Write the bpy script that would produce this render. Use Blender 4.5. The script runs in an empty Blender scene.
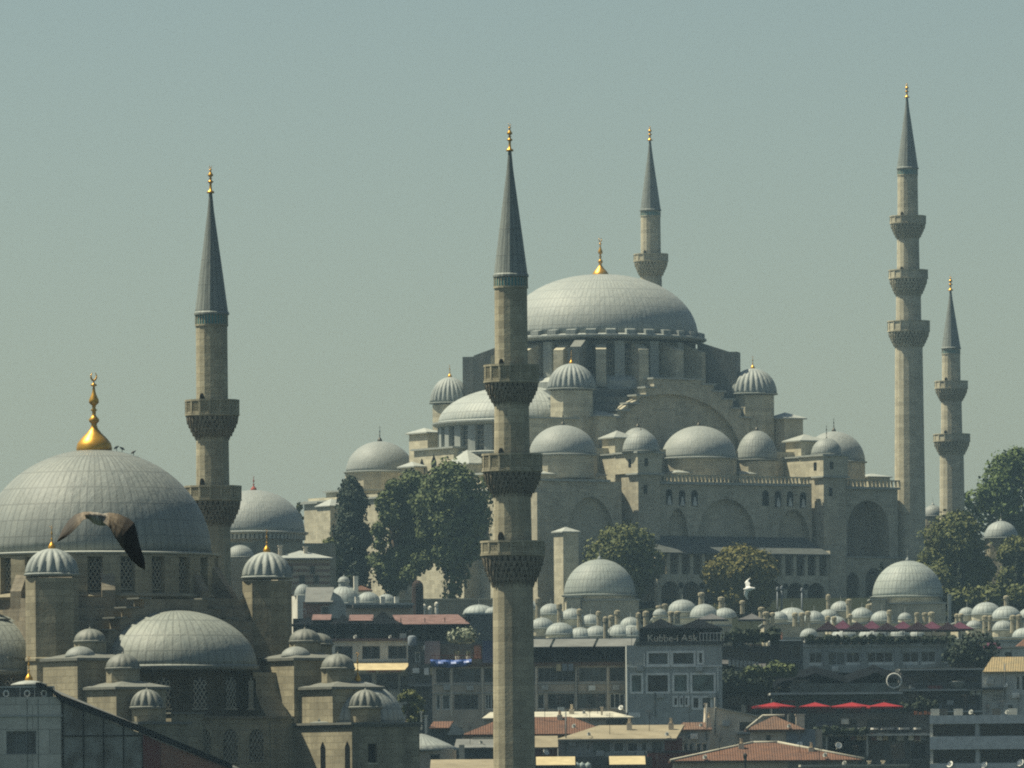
import bpy, math, random
from math import sin, cos, pi, radians, sqrt, atan2
from mathutils import Vector, Matrix

random.seed(7)
SC = bpy.context.scene
COL = SC.collection

# ------------------------------------------------------------------ camera
FPX, HY, CAMZ = 7800.0, 795.0, 12.0          # focal length in pixels, horizon row, eye height (m)
ROLL = radians(0.42)
cam = bpy.data.cameras.new('camera')
cam_o = bpy.data.objects.new('camera', cam)
COL.objects.link(cam_o)
cam.sensor_width = 36.0
cam.lens = 36.0 * FPX / 1024.0
# the optical axis is level; the frame is shifted up, and the camera leans a touch
cam.shift_y = (HY - 384.0) / 1024.0
cam.clip_start, cam.clip_end = 1.0, 20000.0
cam_o.matrix_world = Matrix.Translation((0, 0, CAMZ)) @ Matrix.Rotation(radians(90), 4, 'X') @ Matrix.Rotation(-ROLL, 4, 'Z')
# shift is measured in the leaned frame, so turn it back about the frame's own axis
SC.camera = cam_o

# ------------------------------------------------------------------ light
SUN_EL, SUN_AZ = radians(60), atan2(-0.985, 0.17)
wd = bpy.data.worlds.new('World')
SC.world = wd
wd.use_nodes = True
nt = wd.node_tree
bg = nt.nodes['Background']
sky = nt.nodes.new('ShaderNodeTexSky')
sky.sky_type = 'NISHITA'
sky.sun_disc = False
sky.sun_elevation = SUN_EL
sky.sun_rotation = SUN_AZ
sky.air_density, sky.dust_density, sky.ozone_density = 1.0, 1.4, 1.0
grade = nt.nodes.new('ShaderNodeMix')
grade.data_type = 'RGBA'; grade.blend_type = 'MULTIPLY'
grade.inputs['Factor'].default_value = 1.0
grade.inputs[7].default_value = (0.985, 1.0, 0.865, 1)
nt.links.new(sky.outputs[0], grade.inputs[6])
nt.links.new(grade.outputs[2], bg.inputs['Color'])
bg.inputs['Strength'].default_value = 0.052
sd = Vector((sin(SUN_AZ) * cos(SUN_EL), cos(SUN_AZ) * cos(SUN_EL), sin(SUN_EL)))
sun = bpy.data.lights.new('sun', 'SUN')
sun.energy, sun.angle, sun.color = 5.0, radians(0.53), (1.0, 0.925, 0.70)
sun_o = bpy.data.objects.new('sun', sun)
COL.objects.link(sun_o)
sun_o.rotation_euler = sd.to_track_quat('Z', 'Y').to_euler()
sun_o.location = sd * 800
vs = SC.view_settings
vs.view_transform = 'Standard'
try: vs.look = 'None'
except Exception: pass
vs.exposure, vs.gamma, vs.use_curve_mapping = 0.70, 1.0, False
SC.render.engine = 'CYCLES'
cy = SC.cycles
cy.max_bounces, cy.diffuse_bounces, cy.glossy_bounces, cy.volume_bounces, cy.transparent_max_bounces = 5, 3, 2, 0, 8
cy.use_denoising = False
cy.pixel_filter_type = 'BLACKMAN_HARRIS'
cy.filter_width = 2.0

# ------------------------------------------------------------------ picture-to-place helpers
def unroll(px, py):
    dx, dy = px - 512.0, HY - py
    # frame centre (512, 384) is what the lean turns about only in the shift; axis is at (512, HY)
    return (dx * cos(ROLL) + dy * sin(ROLL), -dx * sin(ROLL) + dy * cos(ROLL))
def W(px, py, Y):
    dx, dy = unroll(px, py)
    return Vector((dx * Y / FPX, Y, CAMZ + dy * Y / FPX))
class Frame:
    """A building's own axes: origin (X0, Y0), x along its right-hand front, y into it."""
    def __init__(s, X0, Y0, a):
        s.X0, s.Y0, s.a, s.c, s.n = X0, Y0, a, cos(a), sin(a)
    def at_y(s, px, py, ly):
        k, dy = unroll(px, py)
        k /= FPX
        lx = (k * (s.Y0 + ly * s.c) - s.X0 + ly * s.n) / (s.c - k * s.n)
        Y = s.Y0 + lx * s.n + ly * s.c
        return Vector((lx, ly, CAMZ + dy * Y / FPX))
    def at_x(s, px, py, lx):
        k, dy = unroll(px, py)
        k /= FPX
        ly = (s.X0 + lx * s.c - k * (s.Y0 + lx * s.n)) / (k * s.c + s.n)
        Y = s.Y0 + lx * s.n + ly * s.c
        return Vector((lx, ly, CAMZ + dy * Y / FPX))
    def z(s, px, py, lx, ly):
        Y = s.Y0 + lx * s.n + ly * s.c
        return CAMZ + unroll(px, py)[1] * Y / FPX

# ------------------------------------------------------------------ mesh builder
class MB:
    def __init__(s): s.v, s.f, s.sm, s.mi = [], [], [], []
    def add(s, vs, fs, smooth=False, mi=0):
        b = len(s.v)
        s.v += [tuple(v) for v in vs]
        for f in fs:
            s.f.append([b + i for i in f]); s.sm.append(smooth); s.mi.append(mi)
        return s
    def box(s, x0, x1, y0, y1, z0, z1, mi=0):
        v = [(x0,y0,z0),(x1,y0,z0),(x1,y1,z0),(x0,y1,z0),(x0,y0,z1),(x1,y0,z1),(x1,y1,z1),(x0,y1,z1)]
        return s.add(v, [(3,2,1,0),(4,5,6,7),(0,1,5,4),(1,2,6,5),(2,3,7,6),(3,0,4,7)], mi=mi)
    def rbox(s, cx, cy, rad0, rad1, half, ang, z0, z1, z1b=None, mi=0):
        """a box standing radially at angle ang, from radius rad0 to rad1; top z1 at rad0 and z1b at rad1"""
        z1b = z1 if z1b is None else z1b
        c, n = cos(ang), sin(ang)
        def p(r, t, z): return (cx + r*c - t*n, cy + r*n + t*c, z)
        v = [p(rad0,-half,z0),p(rad1,-half,z0),p(rad1,half,z0),p(rad0,half,z0),
             p(rad0,-half,z1),p(rad1,-half,z1b),p(rad1,half,z1b),p(rad0,half,z1)]
        return s.add(v, [(3,2,1,0),(4,5,6,7),(0,1,5,4),(1,2,6,5),(2,3,7,6),(3,0,4,7)], mi=mi)
    def prism(s, poly, z0, z1, mi=0, scale_top=1.0):
        n = len(poly)
        cx = sum(p[0] for p in poly)/n; cy = sum(p[1] for p in poly)/n
        v = [(p[0],p[1],z0) for p in poly] + [(cx+(p[0]-cx)*scale_top, cy+(p[1]-cy)*scale_top, z1) for p in poly]
        f = [tuple(range(n))[::-1], tuple(range(n,2*n))] + [(i,(i+1)%n,n+(i+1)%n,n+i) for i in range(n)]
        return s.add(v, f, mi=mi)
    def plate(s, poly, y0, y1, mi=0):
        """polygon in (x, z), counter-clockwise, pushed from y0 (front) back to y1"""
        n = len(poly)
        v = [(p[0],y0,p[1]) for p in poly] + [(p[0],y1,p[1]) for p in poly]
        f = [tuple(range(n)), tuple(range(n,2*n))[::-1]] + [(i,n+i,n+(i+1)%n,(i+1)%n) for i in range(n)]
        return s.add(v, f, mi=mi)
    def plate_x(s, poly, x0, x1, mi=0):
        """polygon in (y, z) pushed from x0 to x1"""
        n = len(poly)
        v = [(x0,p[0],p[1]) for p in poly] + [(x1,p[0],p[1]) for p in poly]
        f = [tuple(range(n))[::-1], tuple(range(n,2*n))] + [(i,(i+1)%n,n+(i+1)%n,n+i) for i in range(n)]
        return s.add(v, f, mi=mi)
    def lathe(s, prof, n=32, cx=0, cy=0, a0=0.0, a1=2*pi, smooth=True, rib=None, mi=0, phase=0.0):
        """prof: list of (r, z) from bottom to top; rib(theta, t) multiplies the radius"""
        full = abs(a1 - a0 - 2*pi) < 1e-6
        m = n if full else n + 1
        v, f = [], []
        for j, (r, z) in enumerate(prof):
            t = j / max(1, len(prof)-1)
            for i in range(m):
                th = a0 + (a1-a0)*i/n + phase
                k = rib(th, t) if rib else 1.0
                v.append((cx + r*k*cos(th), cy + r*k*sin(th), z))
        for j in range(len(prof)-1):
            for i in range(n):
                a, b = j*m + i, j*m + (i+1) % m
                f.append((a, b, b+m, a+m))
        s.add(v, f, smooth, mi)
        if full:
            b = len(s.v) - len(v)
            if prof[0][0] > 1e-4: s.f.append([b+i for i in range(m)][::-1]); s.sm.append(False); s.mi.append(mi)
            if prof[-1][0] > 1e-4: s.f.append([b+(len(prof)-1)*m+i for i in range(m)]); s.sm.append(False); s.mi.append(mi)
        return s
    def hip(s, x0, x1, y0, y1, z0, z1, t=0.25, ridge=None, mi=0):
        """hipped roof slab; ridge = half length of the ridge along x (0 = pyramid)"""
        cx, cy = (x0+x1)/2, (y0+y1)/2
        h = max(0.0, (x1-x0)/2 - (y1-y0)/2) if ridge is None else ridge
        v = [(x0,y0,z0-t),(x1,y0,z0-t),(x1,y1,z0-t),(x0,y1,z0-t),(x0,y0,z0),(x1,y0,z0),(x1,y1,z0),(x0,y1,z0)]
        f = [(3,2,1,0),(0,1,5,4),(1,2,6,5),(2,3,7,6),(3,0,4,7)]
        if h < 0.01:
            v.append((cx,cy,z1)); f += [(4,5,8),(5,6,8),(6,7,8),(7,4,8)]
        else:
            v += [(cx-h,cy,z1),(cx+h,cy,z1)]; f += [(4,5,9,8),(6,7,8,9),(5,6,9),(7,4,8)]
        return s.add(v, f, mi=mi)
    def tube(s, p0, p1, r0, r1=None, n=6, smooth=True, mi=0):
        r1 = r0 if r1 is None else r1
        p0, p1 = Vector(p0), Vector(p1)
        d = (p1-p0)
        if d.length < 1e-6: return s
        q = d.to_track_quat('Z','Y')
        v = []
        for p, r in ((p0,r0),(p1,r1)):
            for i in range(n):
                v.append(p + q @ Vector((r*cos(2*pi*i/n), r*sin(2*pi*i/n), 0)))
        f = [(i,(i+1)%n,n+(i+1)%n,n+i) for i in range(n)]
        s.add(v, f, smooth, mi)
        b = len(s.v)-2*n
        s.f += [[b+i for i in range(n)][::-1], [b+n+i for i in range(n)]]; s.sm += [False, False]; s.mi += [mi, mi]
        return s
    def path(s, pts, radii, n=6, mi=0):
        for a, b, ra, rb in zip(pts, pts[1:], radii, radii[1:]): s.tube(a, b, ra, rb, n, mi=mi)
        return s
    def build(s, name, mat, parent=None, loc=(0,0,0), rot=(0,0,0)):
        me = bpy.data.meshes.new(name)
        me.from_pydata(s.v, [], s.f)
        for m in (mat if isinstance(mat, (list, tuple)) else [mat]): me.materials.append(m)
        me.polygons.foreach_set('use_smooth', s.sm)
        me.polygons.foreach_set('material_index', s.mi)
        me.update()
        o = bpy.data.objects.new(name, me)
        COL.objects.link(o)
        if parent is not None: o.parent = parent
        o.location, o.rotation_euler = loc, rot
        return o
def tag(o, label=None, cat=None, group=None, kind=None):
    if label: o['label'] = label
    if cat: o['category'] = cat
    if group: o['group'] = group
    if kind: o['kind'] = kind
    return o
def thing(name, label, cat, loc=(0,0,0), rz=0.0, group=None):
    o = bpy.data.objects.new(name, None)
    o.empty_display_size = 0.5
    COL.objects.link(o)
    o.location, o.rotation_euler = loc, (0,0,rz)
    return tag(o, label, cat, group)
def children(o): return [c for c in bpy.data.objects if c.parent == o]
def copy_tree(o, parent=None):
    c = o.copy(); COL.objects.link(c); c.parent = parent
    for ch in children(o): copy_tree(ch, c)
    return c
def link_copy(o, parent, loc, rz=0.0, sc=None):
    """one more of a part: shares the mesh"""
    c = o.copy(); COL.objects.link(c); c.parent = parent
    c.location, c.rotation_euler = loc, (0,0,rz)
    if sc: c.scale = sc
    for ch in children(o): copy_tree(ch, c)
    return c

# ------------------------------------------------------------------ materials
_mc = {}
def new_mat(name):
    m = bpy.data.materials.new(name); m.use_nodes = True
    nt = m.node_tree
    return m, nt, nt.nodes['Principled BSDF'], nt.nodes, nt.links
def mixn(nt, a, b, fac, mode='MIX'):
    n = nt.nodes.new('ShaderNodeMix'); n.data_type = 'RGBA'; n.blend_type = mode
    for sock, val in ((n.inputs['Factor'], fac), (n.inputs[6], a), (n.inputs[7], b)):
        if hasattr(val, 'is_linked'): nt.links.new(val, sock)
        elif isinstance(val, (int, float)): sock.default_value = val
        else: sock.default_value = (*val[:3], 1)
    return n.outputs[2]
def mth(nt, op, a, b=None, c=None):
    n = nt.nodes.new('ShaderNodeMath'); n.operation = op
    for i, val in enumerate((a, b, c)):
        if val is None: continue
        if hasattr(val, 'is_linked'): nt.links.new(val, n.inputs[i])
        else: n.inputs[i].default_value = val
    return n.outputs[0]
def noise(nt, vec, scale, detail=3.0, rough=0.55, lo=0.35, hi=0.65):
    n = nt.nodes.new('ShaderNodeTexNoise'); n.inputs['Scale'].default_value = scale
    n.inputs['Detail'].default_value = detail; n.inputs['Roughness'].default_value = rough
    nt.links.new(vec, n.inputs['Vector'])
    r = nt.nodes.new('ShaderNodeMapRange'); r.inputs[1].default_value = lo; r.inputs[2].default_value = hi
    nt.links.new(n.outputs['Fac'], r.inputs[0])
    return r.outputs[0]
def scaled(nt, vec, sx, sy, sz):
    n = nt.nodes.new('ShaderNodeMapping'); n.inputs['Scale'].default_value = (sx, sy, sz)
    nt.links.new(vec, n.inputs['Vector'])
    return n.outputs[0]
def objvec(nt):
    return nt.nodes.new('ShaderNodeTexCoord').outputs['Object']
def wallvec(nt, vec):
    s = nt.nodes.new('ShaderNodeSeparateXYZ'); nt.links.new(vec, s.inputs[0])
    c = nt.nodes.new('ShaderNodeCombineXYZ')
    nt.links.new(mth(nt, 'ADD', s.outputs[0], mth(nt, 'MULTIPLY', s.outputs[1], 0.93)), c.inputs[0])
    nt.links.new(s.outputs[2], c.inputs[1])
    return c.outputs[0]
def stone(key, base, dark, block=(1.1, 0.5), mortar=0.6, stain=0.5, rough=0.9, spec=0.2):
    if key in _mc: return _mc[key]
    m, nt, p, N, L = new_mat(key)
    v = objvec(nt)
    b = N.new('ShaderNodeTexBrick')
    b.inputs['Color1'].default_value = (*base, 1)
    b.inputs['Color2'].default_value = (*[x*0.60 for x in base], 1)
    b.inputs['Mortar'].default_value = (*[x*mortar for x in base], 1)
    b.inputs['Scale'].default_value = 1.0; b.inputs['Mortar Size'].default_value = 0.035
    b.inputs['Mortar Smooth'].default_value = 0.3; b.inputs['Bias'].default_value = -0.25
    b.inputs['Brick Width'].default_value = block[0]; b.inputs['Row Height'].default_value = block[1]
    L.new(wallvec(nt, v), b.inputs['Vector'])
    st = noise(nt, scaled(nt, v, 0.9, 0.9, 0.12), 0.8, 5, 0.65, 0.45, 0.78)
    pa = noise(nt, v, 0.16, 5, 0.6, 0.4, 0.75)
    gr = noise(nt, v, 2.2, 3, 0.7, 0.2, 0.8)
    c = mixn(nt, b.outputs['Color'], dark, mth(nt, 'MULTIPLY', st, stain))
    c = mixn(nt, c, dark, mth(nt, 'MULTIPLY', pa, stain*0.6))
    c = mixn(nt, c, (0.62, 0.62, 0.62), mth(nt, 'MULTIPLY', gr, 0.4), 'MULTIPLY')
    L.new(c, p.inputs['Base Color'])
    p.inputs['Roughness'].default_value = rough
    p.inputs['Specular IOR Level'].default_value = spec
    pt = noise(nt, scaled(nt, v, 0.7, 0.7, 1.3), 0.9, 6, 0.7, 0.50, 0.60)
    c = mixn(nt, c, [x*0.62 for x in base], mth(nt, 'MULTIPLY', pt, 0.55))
    L.new(c, p.inputs['Base Color'])
    bp = N.new('ShaderNodeBump'); bp.inputs['Strength'].default_value = 0.3; bp.inputs['Distance'].default_value = 0.05
    L.new(mth(nt, 'ADD', gr, st), bp.inputs['Height']); L.new(bp.outputs[0], p.inputs['Normal'])
    _mc[key] = m
    return m
def lead(key, base=(0.36, 0.40, 0.40), n_seam=64, dz=1.2, w=0.10, z_off=0.0, dark=0.45, var=0.35, rough=0.6):
    """lead sheet with standing seams running up the dome and lap seams round it"""
    if key in _mc: return _mc[key]
    m, nt, p, N, L = new_mat(key)
    v = objvec(nt)
    s = N.new('ShaderNodeSeparateXYZ'); L.new(v, s.inputs[0])
    x, y, z = s.outputs
    th = mth(nt, 'ARCTAN2', y, x)
    u = mth(nt, 'MULTIPLY', th, n_seam/(2*pi))
    r = mth(nt, 'SQRT', mth(nt, 'ADD', mth(nt, 'MULTIPLY', x, x), mth(nt, 'MULTIPLY', y, y)))
    fu = mth(nt, 'PINGPONG', u, 0.5)                            # 0 on a seam
    du = mth(nt, 'MULTIPLY', fu, mth(nt, 'MULTIPLY', r, 2*pi/n_seam))
    sv = mth(nt, 'LESS_THAN', du, w)
    zz = mth(nt, 'ADD', mth(nt, 'POWER', mth(nt, 'MAXIMUM', mth(nt, 'ADD', z, z_off), 0.0), 1.0), 0.0)
    fz = mth(nt, 'MULTIPLY', mth(nt, 'PINGPONG', mth(nt, 'DIVIDE', zz, dz), 0.5), dz)
    sz = mth(nt, 'LESS_THAN', fz, w*0.9)
    # each sheet weathers on its own
    cu = mth(nt, 'FLOOR', mth(nt, 'ADD', u, 0.0)); cz = mth(nt, 'FLOOR', mth(nt, 'DIVIDE', zz, dz))
    cc = N.new('ShaderNodeCombineXYZ'); L.new(cu, cc.inputs[0]); L.new(cz, cc.inputs[1])
    wn = N.new('ShaderNodeTexWhiteNoise'); L.new(cc.outputs[0], wn.inputs['Vector'])
    oi = N.new('ShaderNodeObjectInfo')
    n1 = noise(nt, v, 0.35, 5, 0.65, 0.3, 0.7)
    n2 = noise(nt, scaled(nt, v, 1.6, 1.6, 0.35), 0.9, 4, 0.6, 0.35, 0.75)
    c = mixn(nt, base, [k*0.66 for k in base], mth(nt, 'MULTIPLY', wn.outputs['Value'], var))
    c = mixn(nt, c, (base[0]*1.25, base[1]*1.2, base[2]*1.1), mth(nt, 'MULTIPLY', n1, 0.55))
    c = mixn(nt, c, (base[0]*0.5, base[1]*0.55, base[2]*0.6), mth(nt, 'MULTIPLY', n2, 0.4))
    c = mixn(nt, c, [k*0.62 for k in base], mth(nt, 'MULTIPLY', oi.outputs['Random'], 0.45))
    seam = mth(nt, 'MAXIMUM', sv, mth(nt, 'MULTIPLY', sz, 0.9))
    c = mixn(nt, c, [k*dark for k in base], mth(nt, 'MULTIPLY', seam, 0.75))
    L.new(c, p.inputs['Base Color'])
    p.inputs['Roughness'].default_value = rough
    p.inputs['Specular IOR Level'].default_value = 0.3
    bp = N.new('ShaderNodeBump'); bp.inputs['Strength'].default_value = 0.4; bp.inputs['Distance'].default_value = 0.1
    L.new(mth(nt, 'ADD', mth(nt, 'MULTIPLY', seam, 0.8), n2), bp.inputs['Height']); L.new(bp.outputs[0], p.inputs['Normal'])
    _mc[key] = m
    return m
def plain(key, base, rough=0.8, metal=0.0, var=0.35, scale=0.8, spec=0.08, streak=True, emit=None):
    if key in _mc: return _mc[key]
    m, nt, p, N, L = new_mat(key)
    v = objvec(nt)
    n1 = noise(nt, v, scale, 5, 0.65, 0.3, 0.7)
    c = mixn(nt, base, [k*(1-var) for k in base], n1)
    if streak:
        n2 = noise(nt, scaled(nt, v, 1.5, 1.5, 0.2), scale*1.2, 4, 0.6, 0.45, 0.8)
        c = mixn(nt, c, [k*0.55 for k in base], mth(nt, 'MULTIPLY', n2, var*1.2))
    L.new(c, p.inputs['Base Color'])
    p.inputs['Roughness'].default_value = rough; p.inputs['Metallic'].default_value = metal
    p.inputs['Specular IOR Level'].default_value = spec
    _mc[key] = m
    return m
def tiles(key, base=(0.30, 0.12, 0.07), row=0.32, axis_w=0.28):
    """clay roof tiles: rolls down the slope, courses across it"""
    if key in _mc: return _mc[key]
    m, nt, p, N, L = new_mat(key)
    v = objvec(nt)
    s = N.new('ShaderNodeSeparateXYZ'); L.new(v, s.inputs[0])
    roll = mth(nt, 'ABSOLUTE', mth(nt, 'SINE', mth(nt, 'MULTIPLY', s.outputs[0], pi/axis_w)))
    crs = mth(nt, 'FRACT', mth(nt, 'MULTIPLY', s.outputs[2], 1/0.16))
    n1 = noise(nt, v, 0.8, 6, 0.75, 0.38, 0.62); n2 = noise(nt, v, 3.0, 4, 0.7, 0.35, 0.65)
    c = mixn(nt, base, (base[0]*0.5, base[1]*0.62, base[2]*0.8), n1)
    c = mixn(nt, c, (base[0]*1.35, base[1]*1.35, base[2]*1.2), mth(nt, 'MULTIPLY', n2, 0.5))
    c = mixn(nt, c, [k*0.5 for k in base], mth(nt, 'MULTIPLY', mth(nt, 'LESS_THAN', roll, 0.35), 0.55))
    c = mixn(nt, c, [k*0.5 for k in base], mth(nt, 'MULTIPLY', mth(nt, 'LESS_THAN', crs, 0.22), 0.4))
    L.new(c, p.inputs['Base Color']); p.inputs['Roughness'].default_value = 0.9
    p.inputs['Specular IOR Level'].default_value = 0.15
    bp = N.new('ShaderNodeBump'); bp.inputs['Strength'].default_value = 0.6; bp.inputs['Distance'].default_value = 0.1
    L.new(mth(nt, 'ADD', roll, crs), bp.inputs['Height']); L.new(bp.outputs[0], p.inputs['Normal'])
    _mc[key] = m
    return m
def foliage(key, a, b, yel=0.0):
    if key in _mc: return _mc[key]
    m, nt, p, N, L = new_mat(key)
    g = N.new('ShaderNodeNewGeometry')
    n1 = noise(nt, objvec(nt), 0.22, 3, 0.5, 0.35, 0.65)
    c = mixn(nt, a, b, g.outputs['Random Per Island'])
    c = mixn(nt, c, (a[0]*1.7+yel, a[1]*1.45+yel*0.8, a[2]*1.1), mth(nt, 'MULTIPLY', n1, 0.6))
    L.new(c, p.inputs['Base Color']); p.inputs['Roughness'].default_value = 0.75
    p.inputs['Specular IOR Level'].default_value = 0.2
    p.inputs['Transmission Weight'].default_value = 0.0
    _mc[key] = m
    return m
def gold():
    if 'gold' in _mc: return _mc['gold']
    m, nt, p, N, L = new_mat('gold')
    v = objvec(nt)
    c = mixn(nt, (0.62, 0.34, 0.045), (0.42, 0.22, 0.03), noise(nt, v, 2.0, 4, 0.6, 0.3, 0.7))
    L.new(c, p.inputs['Base Color']); p.inputs['Metallic'].default_value = 0.75; p.inputs['Roughness'].default_value = 0.42
    _mc['gold'] = m
    return m

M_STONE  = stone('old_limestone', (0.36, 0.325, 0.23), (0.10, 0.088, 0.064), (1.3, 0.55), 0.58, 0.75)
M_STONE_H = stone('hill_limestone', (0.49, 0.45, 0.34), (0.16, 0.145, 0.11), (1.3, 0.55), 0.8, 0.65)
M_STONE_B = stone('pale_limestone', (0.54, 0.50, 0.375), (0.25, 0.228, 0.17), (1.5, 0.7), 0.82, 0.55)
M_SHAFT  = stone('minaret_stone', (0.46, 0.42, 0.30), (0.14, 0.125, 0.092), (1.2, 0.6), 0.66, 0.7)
M_STONE_D   = stone('dark_stone', (0.29, 0.255, 0.19), (0.055, 0.05, 0.042), (0.8, 0.4), 0.7, 0.8)  # darker stone for corbels, steps, ledges and some inner walls
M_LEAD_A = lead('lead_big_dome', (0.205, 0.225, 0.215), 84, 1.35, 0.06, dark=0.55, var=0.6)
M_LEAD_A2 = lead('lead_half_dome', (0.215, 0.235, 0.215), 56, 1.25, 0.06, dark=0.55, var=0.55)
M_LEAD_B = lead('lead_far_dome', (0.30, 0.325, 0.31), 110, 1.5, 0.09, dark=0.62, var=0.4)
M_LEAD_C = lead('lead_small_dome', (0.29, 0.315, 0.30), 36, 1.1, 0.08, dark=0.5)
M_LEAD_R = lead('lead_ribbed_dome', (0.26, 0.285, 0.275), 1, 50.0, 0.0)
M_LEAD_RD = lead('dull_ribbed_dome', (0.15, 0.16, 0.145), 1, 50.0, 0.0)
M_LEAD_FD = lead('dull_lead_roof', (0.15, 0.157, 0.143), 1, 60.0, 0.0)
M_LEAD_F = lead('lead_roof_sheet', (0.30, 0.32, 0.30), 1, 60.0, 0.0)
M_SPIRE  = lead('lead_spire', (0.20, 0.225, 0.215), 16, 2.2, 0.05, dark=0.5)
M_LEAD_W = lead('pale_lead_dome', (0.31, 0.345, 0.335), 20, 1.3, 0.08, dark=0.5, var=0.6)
M_GOLD = gold()
M_DARKMETAL = plain('dark_bronze', (0.10, 0.095, 0.08), 0.5, 0.6)
M_REDMETAL = plain('red_finial', (0.33, 0.07, 0.05), 0.6)
M_DARK = plain('dark_opening', (0.014, 0.015, 0.016), 0.8, streak=False, spec=0.0)
M_LATTICE = plain('window_lattice', (0.38, 0.355, 0.28), 0.9, streak=False)
M_TILEBAND = plain('turquoise_tiles', (0.035, 0.22, 0.24), 0.4, spec=0.5)

# ------------------------------------------------------------------ shared architecture pieces
def ell(r, h, n=14, p=1.0, z0=0.0):
    return [(r*cos(t)**p if t < pi/2-1e-6 else 0.0, z0 + h*sin(t)) for t in [pi/2*i/n for i in range(n+1)]]
def finial(parent, x, y, z, h, mat, r=None, name='finial', bulb=True):
    r = r or h*0.13
    pr = []
    if bulb:
        pr += [(r*0.97,0),(r*1.0,h*0.06),(r*0.93,h*0.12),(r*0.72,h*0.18),(r*0.42,h*0.245),(r*0.22,h*0.30),(r*0.16,h*0.34)]
    else:
        pr += [(r*0.55,0),(r*0.5,h*0.06),(r*0.2,h*0.10),(r*0.16,h*0.34)]
    pr += [(r*0.22,h*0.36),(r*0.40,h*0.39),(r*0.42,h*0.415),(r*0.22,h*0.45),(r*0.15,h*0.47),(r*0.15,h*0.515),(r*0.28,h*0.53),(r*0.13,h*0.55),
           (r*0.16,h*0.585),(r*0.40,h*0.62),(r*0.38,h*0.66),(r*0.2,h*0.72),(r*0.13,h*0.76),(r*0.08,h*0.82),(r*0.24,h*0.83),(r*0.24,h*0.845),(r*0.07,h*0.86),(r*0.05,h*0.90)]
    if bulb: pr = pr[:7] + [(q*0.70, zz) for q, zz in pr[7:]]
    mb = MB().lathe(pr, 14)
    R = h*0.05                                                   # the crescent
    pts = [(R*0.8*cos(a), 0, h*0.945 + R*sin(a)) for a in [radians(120+30*i) for i in range(11)]]
    mb.path(pts, [h*0.004 + h*0.009*sin(pi*i/10) for i in range(11)], 5)
    return mb.build(name, mat, parent, (x,y,z))
def dome(parent, x, y, z, r, h, mat, ribs=0, n=64, lip=True, name='dome', fin=None, a0=0.0, a1=2*pi, amp=0.09, p=1.0, ov=1.07):
    """lead dome on a moulded lip; its origin stands on its axis"""
    mb = MB()
    if ribs:
        n = ribs*6
        rib = lambda th, t: 1.0 - amp*(1-t**3)*(1-abs(sin(ribs*th/2)))**1.0
        mb.lathe(ell(r*1.02, h, 14), n, rib=rib, smooth=True)
    else:
        mb.lathe(ell(r, h, 16, p), n, a0=a0, a1=a1)
    if lip:
        t = max(0.12, r*0.035)
        mb.lathe([(r*0.96,-t*1.6),(r*(ov*0.6+0.4),-t*1.2),(r*ov,-t*0.5),(r*ov,0.0),(r*1.0,t*0.5),(r*0.9,t*0.6)], n, a0=a0, a1=a1, smooth=False)
    o = mb.build(name, mat, parent, (x,y,z))
    if fin: finial(o, 0, 0, h*0.985, fin[0], fin[1], fin[2] if len(fin) > 2 else None, bulb=(fin[3] if len(fin) > 3 else True))
    return o
def ngon(cx, cy, r, n, ph=0.0):
    return [(cx + r*cos(2*pi*(i+ph)/n), cy + r*sin(2*pi*(i+ph)/n)) for i in range(n)]
def arch_pts(cx, hw, z0, zs, za, n=10):
    """opening outline from bottom left up over a pointed arch and down to bottom right"""
    pts = [(cx-hw, z0), (cx-hw, zs)]
    for i in range(1, n):
        t = pi - pi*i/n
        k = sin(t)
        pts.append((cx + hw*cos(t), zs + (za-zs)*(k**0.9 if k > 0 else 0)))
    return pts + [(cx+hw, zs), (cx+hw, z0)]
def arcade_plate(mb, x0, x1, z0, z1, y0, y1, arches):
    """a wall x0..x1 with arched openings that stand on its foot; arches: list of (cx, hw, zs, za)"""
    pts = [(x0, z0)]
    for cx, hw, zs, za in sorted(arches): pts += arch_pts(cx, hw, z0, zs, za)
    pts += [(x1, z0), (x1, z1), (x0, z1)]
    return mb.plate(pts, y0, y1)
def holed_wall(mb, x0, x1, z0, z1, y0, t, holes, back=True, mi=0):
    """front wall at y0 with rectangular holes, reveals t deep"""
    xs = sorted({x0, x1, *[h[0] for h in holes], *[h[1] for h in holes]})
    zs = sorted({z0, z1, *[h[2] for h in holes], *[h[3] for h in holes]})
    for a, b in zip(xs, xs[1:]):
        for c, d in zip(zs, zs[1:]):
            mx, mz = (a+b)/2, (c+d)/2
            if any(h[0] < mx < h[1] and h[2] < mz < h[3] for h in holes): continue
            mb.add([(a,y0,c),(b,y0,c),(b,y0,d),(a,y0,d)], [(0,1,2,3)], mi=mi)
    for a, b, c, d in holes:
        mb.add([(a,y0,c),(a,y0+t,c),(a,y0+t,d),(a,y0,d)], [(0,1,2,3)], mi=mi)
        mb.add([(b,y0,c),(b,y0+t,c),(b,y0+t,d),(b,y0,d)], [(3,2,1,0)], mi=mi)
        mb.add([(a,y0,c),(b,y0,c),(b,y0+t,c),(a,y0+t,c)], [(0,1,2,3)], mi=mi)
        mb.add([(a,y0,d),(b,y0,d),(b,y0+t,d),(a,y0+t,d)], [(3,2,1,0)], mi=mi)
    return mb
HAZE = 0.000075
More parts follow.
